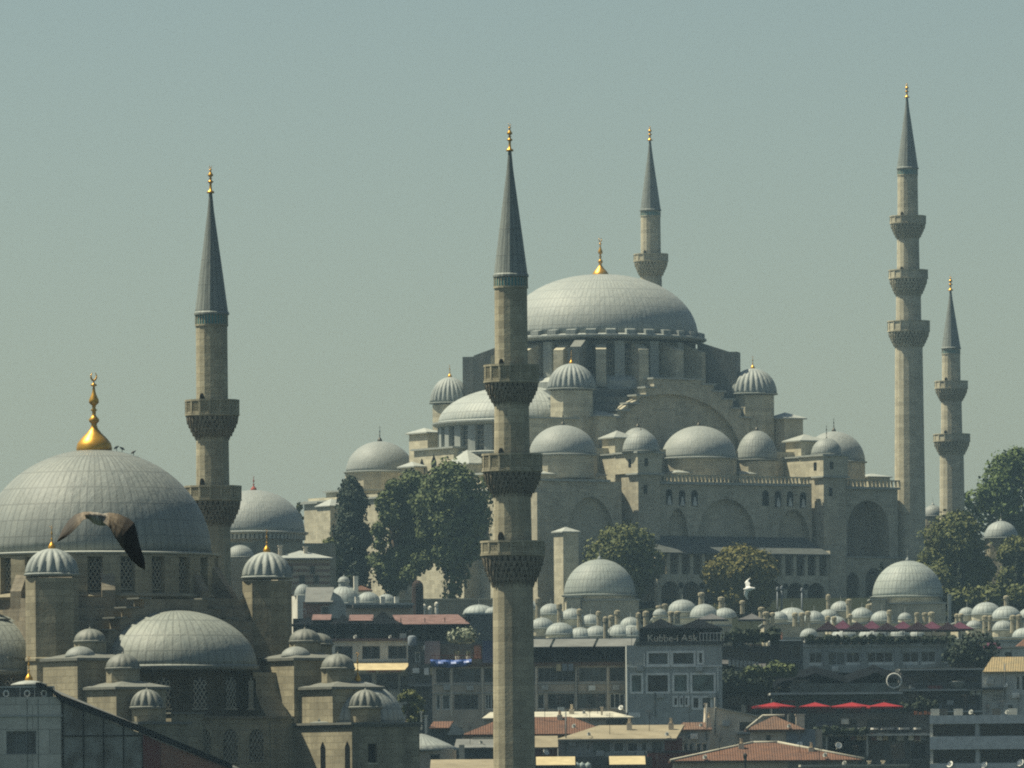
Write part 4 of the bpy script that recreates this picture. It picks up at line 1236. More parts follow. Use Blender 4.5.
# ---- domed tomb and old houses at left, behind the front mosque
Yt = 1180; st = Yt/FPX
t = W(254, 533, Yt); tg = zg(Yt)-1
tomb = thing('domed_tomb', 'broad grey lead dome with a red-based spike, right of the left minaret', 'tomb', (t.x, Yt, tg), radians(20))
dome(tomb, 0, 0, t.z-tg, 51*st, 43*st, M_LEAD_B, n=72, fin=(15*st, M_REDMETAL, 3.2*st))
z = t.z-tg
MB().lathe([(48*st, 0), (48*st, z-0.6)], 16, smooth=False).build('drum', M_STONE, tomb)
m = MB()
for i in range(72): m.rbox(0,0, 47.5*st, 51.5*st, 0.2, 2*pi*i/72, z-1.1, z-0.3)
m.build('eave_brackets', M_LEAD_F, tomb)
m = MB().box(-66*st, 66*st, -9, 9, 0, W(254,545,Yt).z-tg); m.build('wall', M_STONE, tomb)
k = W(240, 557, 1120); kg = zg(1120)-1
an = thing('small_domed_annex', 'small plain lead dome tucked between the left minaret and a ribbed tower dome', 'annex', (k.x, 1120, kg))
MB().box(-2.4, 2.4, -2.2, 2.2, 0, k.z-kg-0.2).build('wall', M_STONE, an)
dome(an, 0, 0, k.z-kg, 14*1120/FPX, 12*1120/FPX, M_LEAD_C, n=40)
P_STRIPE = None
ms, nts, ps, Ns, Ls = new_mat('banded_masonry')
sx = Ns.new('ShaderNodeSeparateXYZ'); Ls.new(objvec(nts), sx.inputs[0])
bnd = mth(nts, 'GREATER_THAN', mth(nts, 'FRACT', mth(nts, 'MULTIPLY', sx.outputs[2], 1.15)), 0.55)
c_ = mixn(nts, (0.36,0.315,0.23), (0.17,0.10,0.075), bnd)
Ls.new(mixn(nts, c_, (0.15,0.13,0.1), mth(nts,'MULTIPLY', noise(nts, objvec(nts), 0.5, 4, 0.6, 0.4, 0.7), 0.5)), ps.inputs['Base Color']); ps.inputs['Roughness'].default_value = 0.9
h = H('banded_stone_house', 'old house of brick and stone bands under a low lead roof', 'house', 278, 330, 558, 1110, 9, 8, ms,
      [(288,566,293,574),(310,566,315,574),(299,575,305,584,dict(frame=P_BFRAME,glass=G_DARK)),(313,575,319,584,dict(frame=P_BFRAME,glass=G_DARK))])
h.hip('roof', M_LEAD_F, 275, 332.5, 558, 549.5, -0.8)
h.chimney(281.5, 546, 556, 3.5, 1.5); h.chimney(307.5, 547, 556, 3.5, 2.5)
# bath house with white domes and a lantern
Yb = 1085; sb = Yb/FPX
b = W(366, 604, Yb); bgz = zg(Yb)-1
bath = thing('bath_house', 'old bath house with pale domes, the biggest topped by a lantern', 'bath house', (b.x, Yb, bgz), radians(10))
zb_ = b.z-bgz
MB().box(-33*sb, 42*sb, -5, 6, 0, zb_-0.7).build('wall', P_TAN, bath)
MB().box(-20*sb, 40*sb, -6.2, 5.9, zb_-0.7, zb_-0.25).build('roof_rim', P_DGREY, bath)
MB().box(-34*sb, 43*sb, -5.2, 6.2, zb_-0.246, zb_).build('roof', M_LEAD_W, bath)
def bx(px): return (px-366)*sb
d1 = dome(bath, bx(347), 2.0, zb_+0.15, 17*sb, 18*sb, M_LEAD_W, n=8, name='dome')
ln = MB().lathe([(5.6*sb,zb_+17.5*sb),(5.6*sb,zb_+23*sb)], 8, smooth=False).build('lantern', M_LEAD_W, bath, (bx(346), 2.0, 0))
dome(ln, 0, 0, zb_+23*sb, 6.0*sb, 5*sb, M_LEAD_W, n=8, name='lantern_cap', fin=(0.6, M_LEAD_W, 0.15))
dome(bath, bx(365), -3.0, zb_+0.15, 12*sb, 10.5*sb, M_LEAD_W, n=32)
dome(bath, bx(384), -2.2, zb_+0.15, 9.5*sb, 8.5*sb, M_LEAD_W, n=32)
dome(bath, bx(300), -2.0, zb_+1.2, 8.5*sb, 11*sb, M_LEAD_W, n=24)
m = MB()
for px, y in ((357,1.0),(352,-4.6),(377,-5.0),(392,-4.4)):
    m2 = MB().box(bx(px)-0.3, bx(px)+0.3, y-0.3, y+0.3, zb_-0.3, zb_+0.9 if px != 357 else W(357,576,Yb).z-bgz); m2.build('vent', P_WHITE, bath)
MB().box(bx(293), bx(312), -3.5, 4, 0, zb_+1.15).build('annex_wall', P_WHITE, bath)
MB().hip(bx(360), bx(379), 5.5, 9, W(368,589,Yb).z-bgz, W(368,584,Yb).z-bgz, 0.2).build('tiled_roof', P_TILE, bath)
MB().box(bx(361), bx(378), 5.9, 8.6, 0, W(368,589.5,Yb).z-bgz).build('rear_wall', P_WHITE, bath)
# house with a grey sheet roof and brick wall
h = H('sheet_roof_house', 'small brick house with a grey sheet roof, beside the pale bath domes', 'house', 303, 329, 601.5, 1055, 6, 0, P_BRICK, [(321,606,329,616,dict(frame=P_FRAME,glass=G_MID))])
h.mono('roof', P_SHEET, 305, 333, 602, 586, -0.5, 6.2)
MB().plate([(h.X(a), h.Z(b_)) for a, b_ in [(329.3,604),(333,592),(340,596),(345,605),(345,640),(329.3,640)]][::-1], 0.1, 5.9).build('gable_wall', P_GREY, h.root)
h.rail(298, 306, 609, 614, -1.0, P_FRAME)
# minaret-like dark brick stack at 417
k = W(417.5, 580, 1150); kg = zg(1150)-1
stk = thing('brick_chimney_stack', 'dark brick stack with a rounded top standing below the large plane trees', 'chimney', (k.x, 1150, kg))
MB().lathe([(0.95,0),(0.85,k.z-kg-1.0),(0.75,k.z-kg-0.5),(0.4,k.z-kg-0.1),(0.05,k.z-kg)], 10, smooth=False).build('stack', plain('dark_red_brick', (0.05,0.035,0.03), 0.9), stk)
for i, (px, py) in enumerate(((424,603),(430,605),(436.5,601))):
    k = W(px, py+7, 1170); g_ = zg(1170)-2
    o = thing('stone_marker', 'upright pale stone marker on the terrace under the plane trees', 'stone marker', (k.x, 1170, g_), 0, 'pale stone markers on the terrace')
    MB().lathe([(0.28,0),(0.26,k.z-g_),(0.20,k.z-g_+0.05),(0.32,k.z-g_+0.35),(0.3,k.z-g_+0.7),(0.05,k.z-g_+0.95)], 8, smooth=False).build('post', P_WHITE, o)
# retaining wall of the mosque terrace
for px0, px1, pyt, Y, lab in ((380, 500, 600, 1205, 'long low retaining wall under the plane trees'), ):
    h = H('terrace_wall', lab, 'wall', px0, px1, pyt, Y, 1.2, 0, M_STONE)
    h.box('coping', M_STONE_B, px0, px1, pyt-1.5, pyt, -0.2, 1.4)

# ---- theology schools: rows of lead domes and chimneys
Ym = 1190; sm = Ym/FPX
_chim = {}
def school(label, pxc, bodies, domes, chimneys, rz=0.0):
    g_ = zg(Ym)-2
    r = thing('madrasa', label, 'madrasa', (W(pxc, 620, Ym).x, Ym, g_), radians(rz))
    Xr = lambda px, Y: W(px, 620, Y).x - W(pxc, 620, Ym).x
    Zr = lambda py, Y: W(pxc, py, Y).z - g_
    for px0, px1, py, Y, d, mat in bodies:
        MB().box(Xr(px0,Y), Xr(px1,Y), Y-Ym, Y-Ym+d, 0, Zr(py,Y)-0.2).build('wall', mat, r)
        MB().box(Xr(px0,Y)-0.25, Xr(px1,Y)+0.25, Y-Ym-0.3, Y-Ym+d, Zr(py,Y)-0.2, Zr(py,Y)).build('roof', M_LEAD_W, r)
    for px, pyb, pyt, hw, Y in domes:
        s = Y/FPX
        hh = min((pyb-pyt)*s, hw*s*(0.80+0.12*((px*1.7) % 1.0)))
        zb = Zr(pyt,Y)-hh
        if zb > Zr(pyb,Y)+0.1: MB().lathe([(hw*s*0.99, -(zb-Zr(pyb,Y))-0.5), (hw*s*0.99, -0.1)], 12, smooth=False).build('dome_drum', M_STONE_B, r, (Xr(px,Y), Y-Ym, zb))
        dome(r, Xr(px,Y), Y-Ym, zb, hw*s, hh, M_LEAD_W, n=40, fin=(0.9, M_LEAD_F, 0.16, False))
    for px, pyt, pyb, Y in chimneys:
        s = Y/FPX; ht = (pyb-pyt)*s
        w = 0.40*(0.85+0.35*((px*7.3) % 1.0)); ht *= 0.95+0.1*((px*3.1) % 1.0)
        m = MB().lathe([(w*0.95,0),(w*0.85,ht*0.72),(w*1.15,ht*0.74),(w*1.1,ht*0.92),(w*0.7,ht*0.97),(0.05,ht)], 8, smooth=False)
        m.build('chimney', M_STONE, r, (Xr(px,Y), Y-Ym, Zr(pyb,Y)))
    return r, Xr, Zr
def classroom(r, Xr, Zr, px, pyb, pyt, hw, Y, blocks):
    s = Y/FPX; z = Zr(pyb, Y)
    MB().lathe([(hw*s*0.98, 0), (hw*s*0.98, z-0.3)], 12, smooth=False).build('classroom_drum', M_STONE_B, r, (Xr(px,Y), Y-Ym, 0))
    dome(r, Xr(px,Y), Y-Ym, z, hw*s, (pyb-pyt)*s, lead('lead_school_dome', (0.28,0.315,0.30), 48, 1.2, 0.06), n=64, name='classroom_dome', fin=(13*s, M_LEAD_W, 2.2*s))
    for px0, px1, py, dy in blocks:
        MB().box(Xr(px0,Y), Xr(px1,Y), dy, dy+9, 0, Zr(py,Y)).build('classroom_wall', M_STONE_B, r, (0, Y-Ym, 0))
        MB().box(Xr(px0,Y)-0.25, Xr(px1,Y)+0.25, dy-0.25, dy+9, Zr(py,Y)+0.003, Zr(py,Y)+0.2).build('wall_capping', M_LEAD_F, r, (0, Y-Ym, 0))
r, Xr, Zr = school('low stone school with rows of pale domes and chimneys, just right of the nearest minaret', 620,
    [(524, 640, 637.5, 1176, 14, M_STONE_B), (524, 730, 625.5, 1192, 20, M_STONE_B), (654, 732, 617.5, 1196, 16, M_STONE_B)],
    [(542,632,617,12.5,1182),(560,637,622,14.5,1180),(580,638.5,627,12.5,1180),(596.5,638,625.5,12.5,1180),(619,637,624.5,13,1181),(631,637.5,625,12.5,1181),(650,636,626,10,1180),
     (551,624,603,12,1200),(572,626,608,12,1200),(590.5,626,614,10.5,1200),(630.5,627,617,11,1196),(531,622,600,10,1204),
     (682.5,618,600,15,1202),(704,618,604.5,14.5,1200),(725,618,608.5,12,1200),(660,618,609,7,1200)],
    [(538,597,620,1190),(559.5,602,626,1186),(579.5,608,630,1184),(598.5,610.5,627,1186),(605.5,615,638.5,1174),(611,614.5,628,1186),(617.5,609.5,626,1188),(638.5,612,632,1180),(646,611,632,1182),
     (671,611,624,1184),(677.5,611,624,1184),(701.5,593,606,1204),(721.5,597.5,612,1202),(742.5,601.5,615,1200),(659,606,613,1202),(665,604,613,1202)])
classroom(r, Xr, Zr, 600, 595, 559, 36, 1232, [(566,580,599,-11),(581,638,602,-9.5)])
r, Xr, Zr = school('low domed stone school under the purple umbrellas, one large classroom dome behind', 850,
    [(768, 948, 637, 1178, 12, M_STONE_B), (764, 946, 622.5, 1194, 20, M_STONE_B)],
    [(792,623,607,17,1202),(779,623,611,9,1198),(814,623,610.5,11,1200),(829,624,609,10,1206),(841,616,601,11,1208),(862,623,607.5,11.5,1202),(882,623,611,11.5,1200),(905,623,613,7,1198),
     (836,631,616,11,1186),(844,638,628,13.5,1180),(874,638.5,626,16,1180),(900,638,628,10,1180),(917,638.5,630,8,1180),(809,637,628,9,1180)],
    [(761.5,606.5,618,1196),(766,611,624,1190),(772.5,612,625,1190),(795,612,626,1188),(802,611.5,626,1188),(808,611,625,1188),(828.5,593.5,616,1206),(849,599.5,618,1204),(828,616,631,1182),(834,616,630,1184),
     (850,613,628,1186),(869,604.5,622,1202),(889.5,610,627,1190),(917,613,624,1192),(925,613,623,1192),(931.5,612.5,626,1190)])
classroom(r, Xr, Zr, 908, 597, 561, 35.5, 1236, [(868,882,602,-12),(883,942,606,-10.5)])
MB().box(Xr(949,1222)-0.25, Xr(949,1222)+0.25, 30, 30.5, 0, Zr(595,1222)).build('drain_pipe', M_LEAD_W, r)
r, Xr, Zr = school('low domed stone school cut by the right edge, beyond the tan tiled house', 1000,
    [(960, 1050, 637, 1172, 14, M_STONE_B), (958, 1050, 621, 1190, 20, M_STONE_B), (965, 1050, 640, 1166, 6, P_WHITE)],
    [(986.5,620,602,15,1202),(1006.5,624,606,15,1198),(974,633,620,8.5,1184),(1003,634,620.5,11.5,1182),(1024,637,628,12,1176),(967,618,607,8.5,1204),(1030,622,608,12,1200)],
    [(985,615,633,1180),(990,614.5,632,1182),(1006.5,595,609,1206),(1013,614.5,633,1178),(1019,615,633,1180),(957,613.5,626,1192),(961,612.5,626,1190)])
r, Xr, Zr = school('low vaulted school building left of the nearest minaret with one long pale vault', 480,
    [(466, 500, 613, 1172, 12, P_DGREY)],
    [(479,614,604.5,16,1180),(493,616,607,8,1176)], [(500,600,618,1180)])
# dome behind the shorter far right minaret and dome among the trees
for px, pyb, pyt, hw, Y, lab in ((933,516,505,10.5,1400,'small dome peeping out between the two right-hand minarets'), (1001,538,521,17,1330,'pale domed tomb among the trees at the right edge')):
    s = Y/FPX; g_ = zg(Y)-1; k = W(px, pyb, Y)
    o = thing('domed_building', lab, 'tomb', (k.x, Y, g_))
    MB().lathe([(hw*s*0.98,0),(hw*s*0.98,k.z-g_-0.2)], 8, smooth=False).build('wall', M_STONE, o)
    dome(o, 0, 0, k.z-g_, hw*s, (pyb-pyt)*s, M_LEAD_W if px > 990 else M_LEAD_C, n=40, fin=(8*s, M_LEAD_F, 1.5*s))

# ---- umbrellas
def umbrella(label, px, pytop, pyrim, wpx, Y, mat, foot_py, group, sides=8, rot=0.4, cat='umbrella'):
    s = Y/FPX
    k = W(px, foot_py, Y)
    t = thing('umbrella', label, cat, (k.x, Y, k.z), rot, group)
    zt = W(px, pytop, Y).z-k.z; zr = W(px, pyrim, Y).z-k.z; R = wpx*s/2
    m = MB()
    ring = [(R*cos(2*pi*i/sides), R*sin(2*pi*i/sides)) for i in range(sides)]
    v = [(0,0,zt)] + [(x*0.5,y*0.5,zr+(zt-zr)*0.46) for x,y in ring] + [(x,y,zr) for x,y in ring] + [(x,y,zr-0.22) for x,y in ring] + [(x*0.98,y*0.98,zr-0.05) for x,y in ring] + [(0,0,zt-0.12)]
    f = []
    for i in range(sides):
        j = (i+1)%sides
        f += [(0,1+i,1+j),(1+i,1+sides+i,1+sides+j,1+j),(1+sides+i,1+2*sides+i,1+2*sides+j,1+sides+j),(len(v)-1,1+3*sides+j,1+3*sides+i)]
    m.add(v, f); m.build('canopy', mat, t)
    m = MB().tube((0,0,0),(0,0,zt+0.15),0.05,n=6)
    m.lathe([(0.35,0),(0.35,0.1),(0.1,0.14)], 10, smooth=False)
    for x, y in ring: m.tube((0,0,zr+(zt-zr)*0.15-0.3),(x*0.6,y*0.6,zr+(zt-zr)*0.3),0.02,n=4)
    m.build('pole', P_IRON, t)
    return t

# ---- restaurant pavilion with dark tents and pink canopies, left
h = H('terrace_restaurant', 'dark open terrace restaurant under pink and black canopies, above the white three-window house', 'restaurant', 292, 470, 641, 1020, 9, 0, P_DGREY)
m = MB().box(h.X(292), h.X(470), 5.5, 6.0, h.Z(641), h.Z(617)); m.build('back_wall', P_BLACK, h.root)  # black colour stands for the shade inside the open restaurant
h.rail(296, 452, 634, 641, 0.1, P_IRON)
for px in (300, 327, 350, 372, 401, 425, 445, 466):
    h.box('post', P_DGREY, px-0.4, px+0.4, 618, 641, 0.3, 0.45)
for a, b, c, d in ((398,470,624.5,614),(349,373,620.5,613.5),(312,331,619.5,613)):
    h.mono('canopy', P_PINK, a, b, c, d, -0.8, 5.4, 0.08, a-6 if a > 390 else a, b-12 if a > 390 else b)
for pk, hw, top, rim in ((308,17,615.5,624), (343,17,614,623.5), (383,20,610.5,624)):
    m = MB(); x, R = h.X(pk), hw*h.s
    m.add([(x-R,-1.2,h.Z(rim)),(x+R,-1.2,h.Z(rim)),(x+R,4.2,h.Z(rim)),(x-R,4.2,h.Z(rim)),(x-R*0.4,0.4,h.Z(rim-(rim-top)*0.45)),(x+R*0.4,0.4,h.Z(rim-(rim-top)*0.45)),(x,1.5,h.Z(top)),
           (x-R,-1.2,h.Z(rim+2)),(x+R,-1.2,h.Z(rim+2)),(x+R*0.4,2.6,h.Z(rim-(rim-top)*0.45)),(x-R*0.4,2.6,h.Z(rim-(rim-top)*0.45))],
          [(0,1,5,4),(1,2,9,5),(2,3,10,9),(3,0,4,10),(4,5,6),(5,9,6),(9,10,6),(10,4,6),(7,8,1,0)])
    m.build('tent_roof', P_BLACK, h.root)
random.seed(3)
for i in range(16):                                              # laid tables on the terrace
    px = 300+i*9.3+random.uniform(-2,2); y = random.uniform(0.8,3.5)
    x, z = h.X(px), h.Z(641)+0.02
    k = MB().lathe([(0.04,0.0),(0.04,0.72)], 6); k.lathe([(0.42,0.72),(0.46,0.75),(0.46,0.76)], 10, smooth=False)
    wx = h.root.matrix_basis @ Vector((x,y,z))
    tb = thing('cafe_table', 'small white topped table on the dark terrace under black tents', 'table', wx, 0, 'tables on the dark terrace')
    k.build('table_top', P_WHITE, tb)
# three-window white house
h = H('white_house', 'white house with three dark square windows over a cream awning', 'house', 318, 412, 641, 996, 8, 0, P_WHITE,
      [(335,646,352.5,659,dict(m=2)),(362,646,380,659,dict(m=2)),(388,646,406.5,659,dict(m=2)),(352,674,372,690,dict(glass=G_DARK)),(376,674,398,690,dict(glass=G_DARK,m=3)),(400,676,410,698,dict(glass=G_MID,m=2)),(325,674,346,690,dict(glass=G_DARK))])
h.box('roof', P_PINK, 316, 413.5, 638.5, 640.9, -0.5, 8.2)
aw = h.mono('awning', P_YEL, 352, 405, 670.5, 661.5, -3.6, -0.02, 0.05, 348, 412)
MB().box(h.X(352), h.X(405), -3.64, -3.58, h.Z(673), h.Z(670.6)).build('awning_valance', P_YEL, h.root)
m = MB()
rs = random.Random(5)
for i in range(26):                                             # red print too small to read
    px = 367+i*1.35
    if i in (7, 8, 17): continue
    m.box(h.X(px), h.X(px)+0.07+rs.uniform(0,0.05), -3.68, -3.645, h.Z(672.6), h.Z(670.7+rs.uniform(0,0.8)))
m.build('awning_print', plain('red_print', (0.33,0.06,0.04), 0.8, streak=False), h.root)
h.rail(356, 412, 686, 692, -0.8)
h.aerial(410, 630, 640, 2)
h = H('narrow_dark_house', 'narrow dark shaded house between the white three-window house and the long office block', 'house', 408, 434, 646, 985, 8, 0, P_DGREY,
      [(415,652,420,662,dict(glass=G_MID,frame=P_FRAME)),(414,670,430,684),(414,692,430,706)])
h.box('balcony', P_BFRAME, 409, 433, 684.5, 686.5, -1.0, -0.003)

# ---- long block with ribbon windows
mu = P_BFRAME
row1 = [(436,668,449.5,682),(453,668,480.5,682),(484,668,506,682),(508,668,535,682),(538,668,575,682),(578.5,668,606,682),(609.5,668,624.5,682)]
row2 = [(436,694,440,709),(442,694,450,709),(454,694,478,709),(485,694,494,709),(498,694,530,709),(537,694,544,709),(547.5,694,574,709),(577.5,694,605.5,709),(609.5,694,624.5,709)]
hs = [(*q, dict(m=max(2,int((q[2]-q[0])/6)), glass=[G_DARK,G_MID][i%2], frame=mu, fw=0.08)) for i, q in enumerate(row1)]
hs += [(*q, dict(m=1 if q[2]-q[0] < 9 else 3, glass=[G_DARK,G_MID,G_DARK][i%3], frame=P_FRAME if q[2]-q[0] < 10 or i == 8 else mu, fw=0.1)) for i, q in enumerate(row2)]
h = H('office_block', 'long tan block with two rows of ribbon windows passing behind the nearest minaret', 'office block', 432, 626, 664, 960, 11, 0, P_TAN, hs)
h.box('ledge', P_TILE2, 432, 626, 662.5, 666, -0.35, -0.003)
for py in (683.2, 692): h.box('band', P_GREY, 433, 625, py, py+1.2, -0.1, -0.003)
for px in (451.2, 482.3, 507, 536, 576.2, 607.6): h.box('pier', P_BEIGE, px-0.9, px+0.9, 667, 716, -0.16, -0.004)
for px in (523, 575.8): h.box('drain_pipe', P_DGREY, px+1.2, px+1.9, 667, 720, -0.3, -0.17)
h.box('terrace_back', P_BLACK, 500, 626, 645, 662.4, 5.2, 5.5)  # black sheet put in as the shade under the roof panels
for px in (533, 555, 580, 605, 626): h.box('terrace_post', P_DGREY, px-0.5, px+0.5, 647, 662.4, -0.1, 0.1)
for i, (a, b) in enumerate(((498,553.5),(556,597),(599.5,637))):
    h.mono('roof_panel', P_SHEET, a-4, b-4, 647, 638.5, -0.8, 4.5, 0.12, a, b)
h.rail(505, 626, 657, 662.4, 0.0, P_IRON)
# terrace left of the minaret: mauve wall, red rail, tarpaulin
h.box('roof_room', plain('mauve_wall', (0.26,0.22,0.23), 0.9), 424.5, 440, 640, 662.4, 2.5, 5)
h.box('roof_room', P_DGREY, 440.1, 482, 643, 662.4, 3.2, 5)
h.box('roof_room', plain('dark_blue_panel', (0.05,0.07,0.15), 0.7), 482.5, 496, 640, 662.4, 2.2, 4.6)
h.box('brick_panel', P_BRICK, 474, 481, 645, 658, 3.0, 3.19)
h.rail(431, 482, 654.5, 659, -0.2, P_RUST)
bt = []
m = MB(); n = 16
for i in range(n+1):
    u = i/n; px = 430.5+41*u
    sag = sin(pi*u)
    bt.append((px, 658.6+0.8*sag, 665.5+2.2*sag - 1.0*u))
for i in range(n):
    (a, t0, b0), (b, t1, b1) = bt[i], bt[i+1]
    for k in range(4):
        f0, f1 = k/4, (k+1)/4
        y = lambda f, u: -0.35 - 0.35*sin(pi*f) - 0.12*sin(u*19+f*5)
        m.add([(h.X(a), y(f0,i/n), h.Z(t0+(b0-t0)*f0)), (h.X(b), y(f0,(i+1)/n), h.Z(t1+(b1-t1)*f0)), (h.X(b), y(f1,(i+1)/n), h.Z(t1+(b1-t1)*f1)), (h.X(a), y(f1,i/n), h.Z(t0+(b0-t0)*f1))], [(3,2,1,0)], True)
tp = m.build('blue_tarpaulin', P_BLUE, None, h.root.location)
tag(tp, 'blue tarpaulin sagging from the red railing left of the nearest minaret', 'tarpaulin')
for px in (457.3, 468.2):
    k = h.root.matrix_basis @ Vector((h.X(px), 1.0, h.Z(662.4)))
    o = thing('planter', 'tall pale planter pot behind the red roof railing', 'planter', k, 0, 'pale pots behind the red railing')
    MB().lathe([(0.16,0),(0.26,0.75),(0.30,0.8),(0.28,0.82),(0.05,0.78)], 10, smooth=False).build('pot', P_WHITE, o)
    m = MB()
    for i in range(40):
        c = Vector((random.uniform(-.25,.25), random.uniform(-.25,.25), random.uniform(0.85,1.5))); a = Vector((random.uniform(-1,1),random.uniform(-1,1),random.uniform(-1,1))).normalized()*0.12; bvec = a.cross(Vector((0.3,0.5,0.8)))
        m.add([c-a, c+bvec, c+a, c-bvec], [(0,1,2,3)])
    m.build('plant', foliage('pot_leaves', (0.10,0.12,0.08), (0.24,0.24,0.19)), o)

# ---- grey cafe with white framed windows and its sign
wf = dict(frame=P_FRAME, fw=0.13, proud=True, glass=G_GRN, m=1)
wd_ = dict(wf, glass=G_MID); wk = dict(wf, glass=G_DARK)
h = H('cafe_building', 'grey cafe building with white framed windows and a roof sign under black parasols', 'cafe', 626.5, 722, 645, 948, 10, 0, plain('cafe_grey', (0.40,0.42,0.395), 0.85),
      [(647.5,652,668.5,665,wd_),(672,652,694.5,665,wd_),(698,652,703,664,wd_),(630.5,674,642,692.5,wf),(646.5,674,668.5,692.5,wk),(673,674,687.5,692.5,wf),(691,674,714.5,692.5,wf),
       (673,697,677.5,706,wk),(679,697,683,706,wk),(684,697,688,706,wk),(692,697,699,709,wd_),(701,697,711,709,wd_)])
for a, b, c, d in ((626.5,646,666,667.2),(646,722,665.8,667),(643.6,644.6,653,667),(626.5,627.7,667,716),(670,671,650,668),(717,718.2,668,694)):
    h.box('trim', P_FRAME, a, b, c, d, -0.14, -0.003)
h.box('parapet', P_DGREY, 636, 724, 641.5, 644.9, -0.2, 0.15)
h.box('terrace_wall', P_BLACK, 640, 722, 629, 644.9, 5.0, 5.3)  # terrace shade put into the wall's black colour
cu = bpy.data.curves.new('sign_text', 'FONT'); cu.body = 'Kubbe-i A\u015fk'; cu.size = 1.2; cu.extrude = 0.05; cu.align_x = 'CENTER'
to = bpy.data.objects.new('tmp_text', cu); COL.objects.link(to)
dg = bpy.context.evaluated_depsgraph_get()
me = bpy.data.meshes.new_from_object(to.evaluated_get(dg)); COL.objects.unlink(to)
me.materials.clear(); me.materials.append(plain('sign_letters', (0.72,0.66,0.52), 0.6, streak=False))
lt = bpy.data.objects.new('sign_lettering', me); COL.objects.link(lt); lt.parent = h.root
lt.location = (h.X(672.5), -0.1, h.Z(641.3)); lt.rotation_euler = (pi/2,0,0)
h.box('sign_rail', P_IRON, 646, 700, 631.6, 632.2, 0.02, 0.08)
h.rail(700, 724, 633, 641.4, 0.1, P_FRAME, 7)
for i, (px, py, rim, w_) in enumerate(((661,618.5,628.5,58),(699,618.5,628.5,66))):
    umbrella('wide black parasol over the cafe roof terrace, ' + ('above the first letters of the sign' if i == 0 else 'the wider one right of the sign'), px, py, rim, w_, 953, P_BLACK, 644, 'black parasols on the cafe roof', 4, 0.75)
# grey canopies farther back
for i, (px, w_) in enumerate(((712,44),(752,38))):
    umbrella('flat grey canopy in front of the school domes, ' + ('just right of the black parasols' if i == 0 else 'left of the long pale vault'), px, 613.5, 619.5, w_, 1130, P_GCANV, 630, 'grey canopies before the domes', 4, 0.7)
# dark glazed wing covered in plants
h = H('dark_wing', 'dark plant covered wing with a strip of bright balcony panes, right of the grey cafe', 'building', 716, 778, 646, 972, 9, 0, P_DGREY,
      [(722,650,744,658),(748,652,770,664),(724,672,742,684),(746,674,770,690),(726,694,744,706),(748,696,770,710)])
for i in range(8):
    px = 728+i*3.9
    h.box('bright_pane', P_PALEG, px, px+2.6, 659.5+i*0.35, 666+i*0.45, -1.25, -1.2)
h.box('balcony', P_BFRAME, 722, 764, 669, 670.5, -1.4, -0.003)
h.box('balcony', P_BFRAME, 720, 776, 690.5, 692, -1.2, -0.003)
h.rail(718, 776, 640, 646, 0, P_IRON)
h.rail(722, 776, 685, 690.5, -1.1, P_BFRAME)
h.box('rooftop_hut', P_BRICK, 752, 762, 644, 646.5, 2, 5)

# ---- restaurant with purple umbrellas
ws = dict(frame=P_PALEG, fw=0.12, glass=G_DARK, m=2)
h = H('roof_terrace_restaurant', 'grey building with wide dark windows under a roof terrace of purple umbrellas', 'restaurant', 803, 957, 645, 1012, 12, 0, plain('weathered_grey', (0.45,0.465,0.435), 0.85),
      [(809,652,822,665,ws),(828,652,845,665,dict(ws,glass=G_MID)),(846,652,860,665,ws),(867,652,893,665,dict(ws,m=3)),(902,652,919,665,ws),(921,652,935.5,665,ws),(943,652,955,665,ws)])
h.box('parapet', P_PALEG, 803, 958, 643.5, 646.5, -0.25, 0.05)
for px in (825.5, 863.5, 897.5, 939.5): h.box('pier', P_GREY, px-2.3, px+2.3, 647, 671, -0.3, -0.003)
for a, b in ((809,822),(845,860),(868,893),(902.5,918.5),(921,935),(944,955)): h.box('sill_panel', P_FRAME, a, b, 662, 666, 0.02, 0.1)
h.box('roof_wall', P_DGREY, 803, 957, 636, 643.4, 4.0, 4.3)
h.rail(803, 957, 637, 643.4, 0.0, P_IRON)
for px, py in ((852.5,654.5),(870,654.5)):
    MB().lathe([(0.02,0),(0.22,0.03),(0.22,0.12),(0.02,0.2)], 10).build('ceiling_lamp', P_YEL, h.root, (h.X(px), 0.2, h.Z(py)))
h2 = H('open_canteen', 'dark open-fronted room under a thin white roof edge, left of the wide grey restaurant', 'building', 770, 803, 641, 1000, 8, 0, P_DGREY, [(773,645,801,661,dict(frame=P_BFRAME,m=3))])
h2.box('roof', P_FRAME, 770, 801, 639.8, 641, -0.6, 8)
h2.box('hut', P_BRICK, 773, 783, 632, 639.7, 2, 5)
UM = [(828,'leftmost dark plum umbrella on the roof terrace'),(857,'second dark plum umbrella from the left'),(887,'third dark plum umbrella, left of the large classroom dome'),(918,'fourth dark plum umbrella, under the large classroom dome'),(948,'rightmost dark plum umbrella of the row')]
for i, (px, lab) in enumerate(UM):
    umbrella(lab, px, 621+(i*37%5)*0.35, 630, 33+(i*53%7), 1017+(i%3), P_DPURP, 643, 'purple umbrellas on the roof terrace', 4, pi/4+0.06*(i%3-1))
for i, (px, lab) in enumerate(((843,'sunlit purple umbrella between the first two dark plum ones'),(872,'sunlit purple umbrella, second from the left in the rear row'),(903,'sunlit purple umbrella, third from the left in the rear row'),(932,'sunlit purple umbrella, fourth from the left in the rear row'),(960,'sunlit purple umbrella at the right end of the rear row'))):
    umbrella(lab, px, 620+(i*31%5)*0.45, 629, 30+(i*47%9), 1021+(i%2)*1.5, P_PURP, 643, 'purple umbrellas on the roof terrace', 4, 0.55+0.08*(i%3))
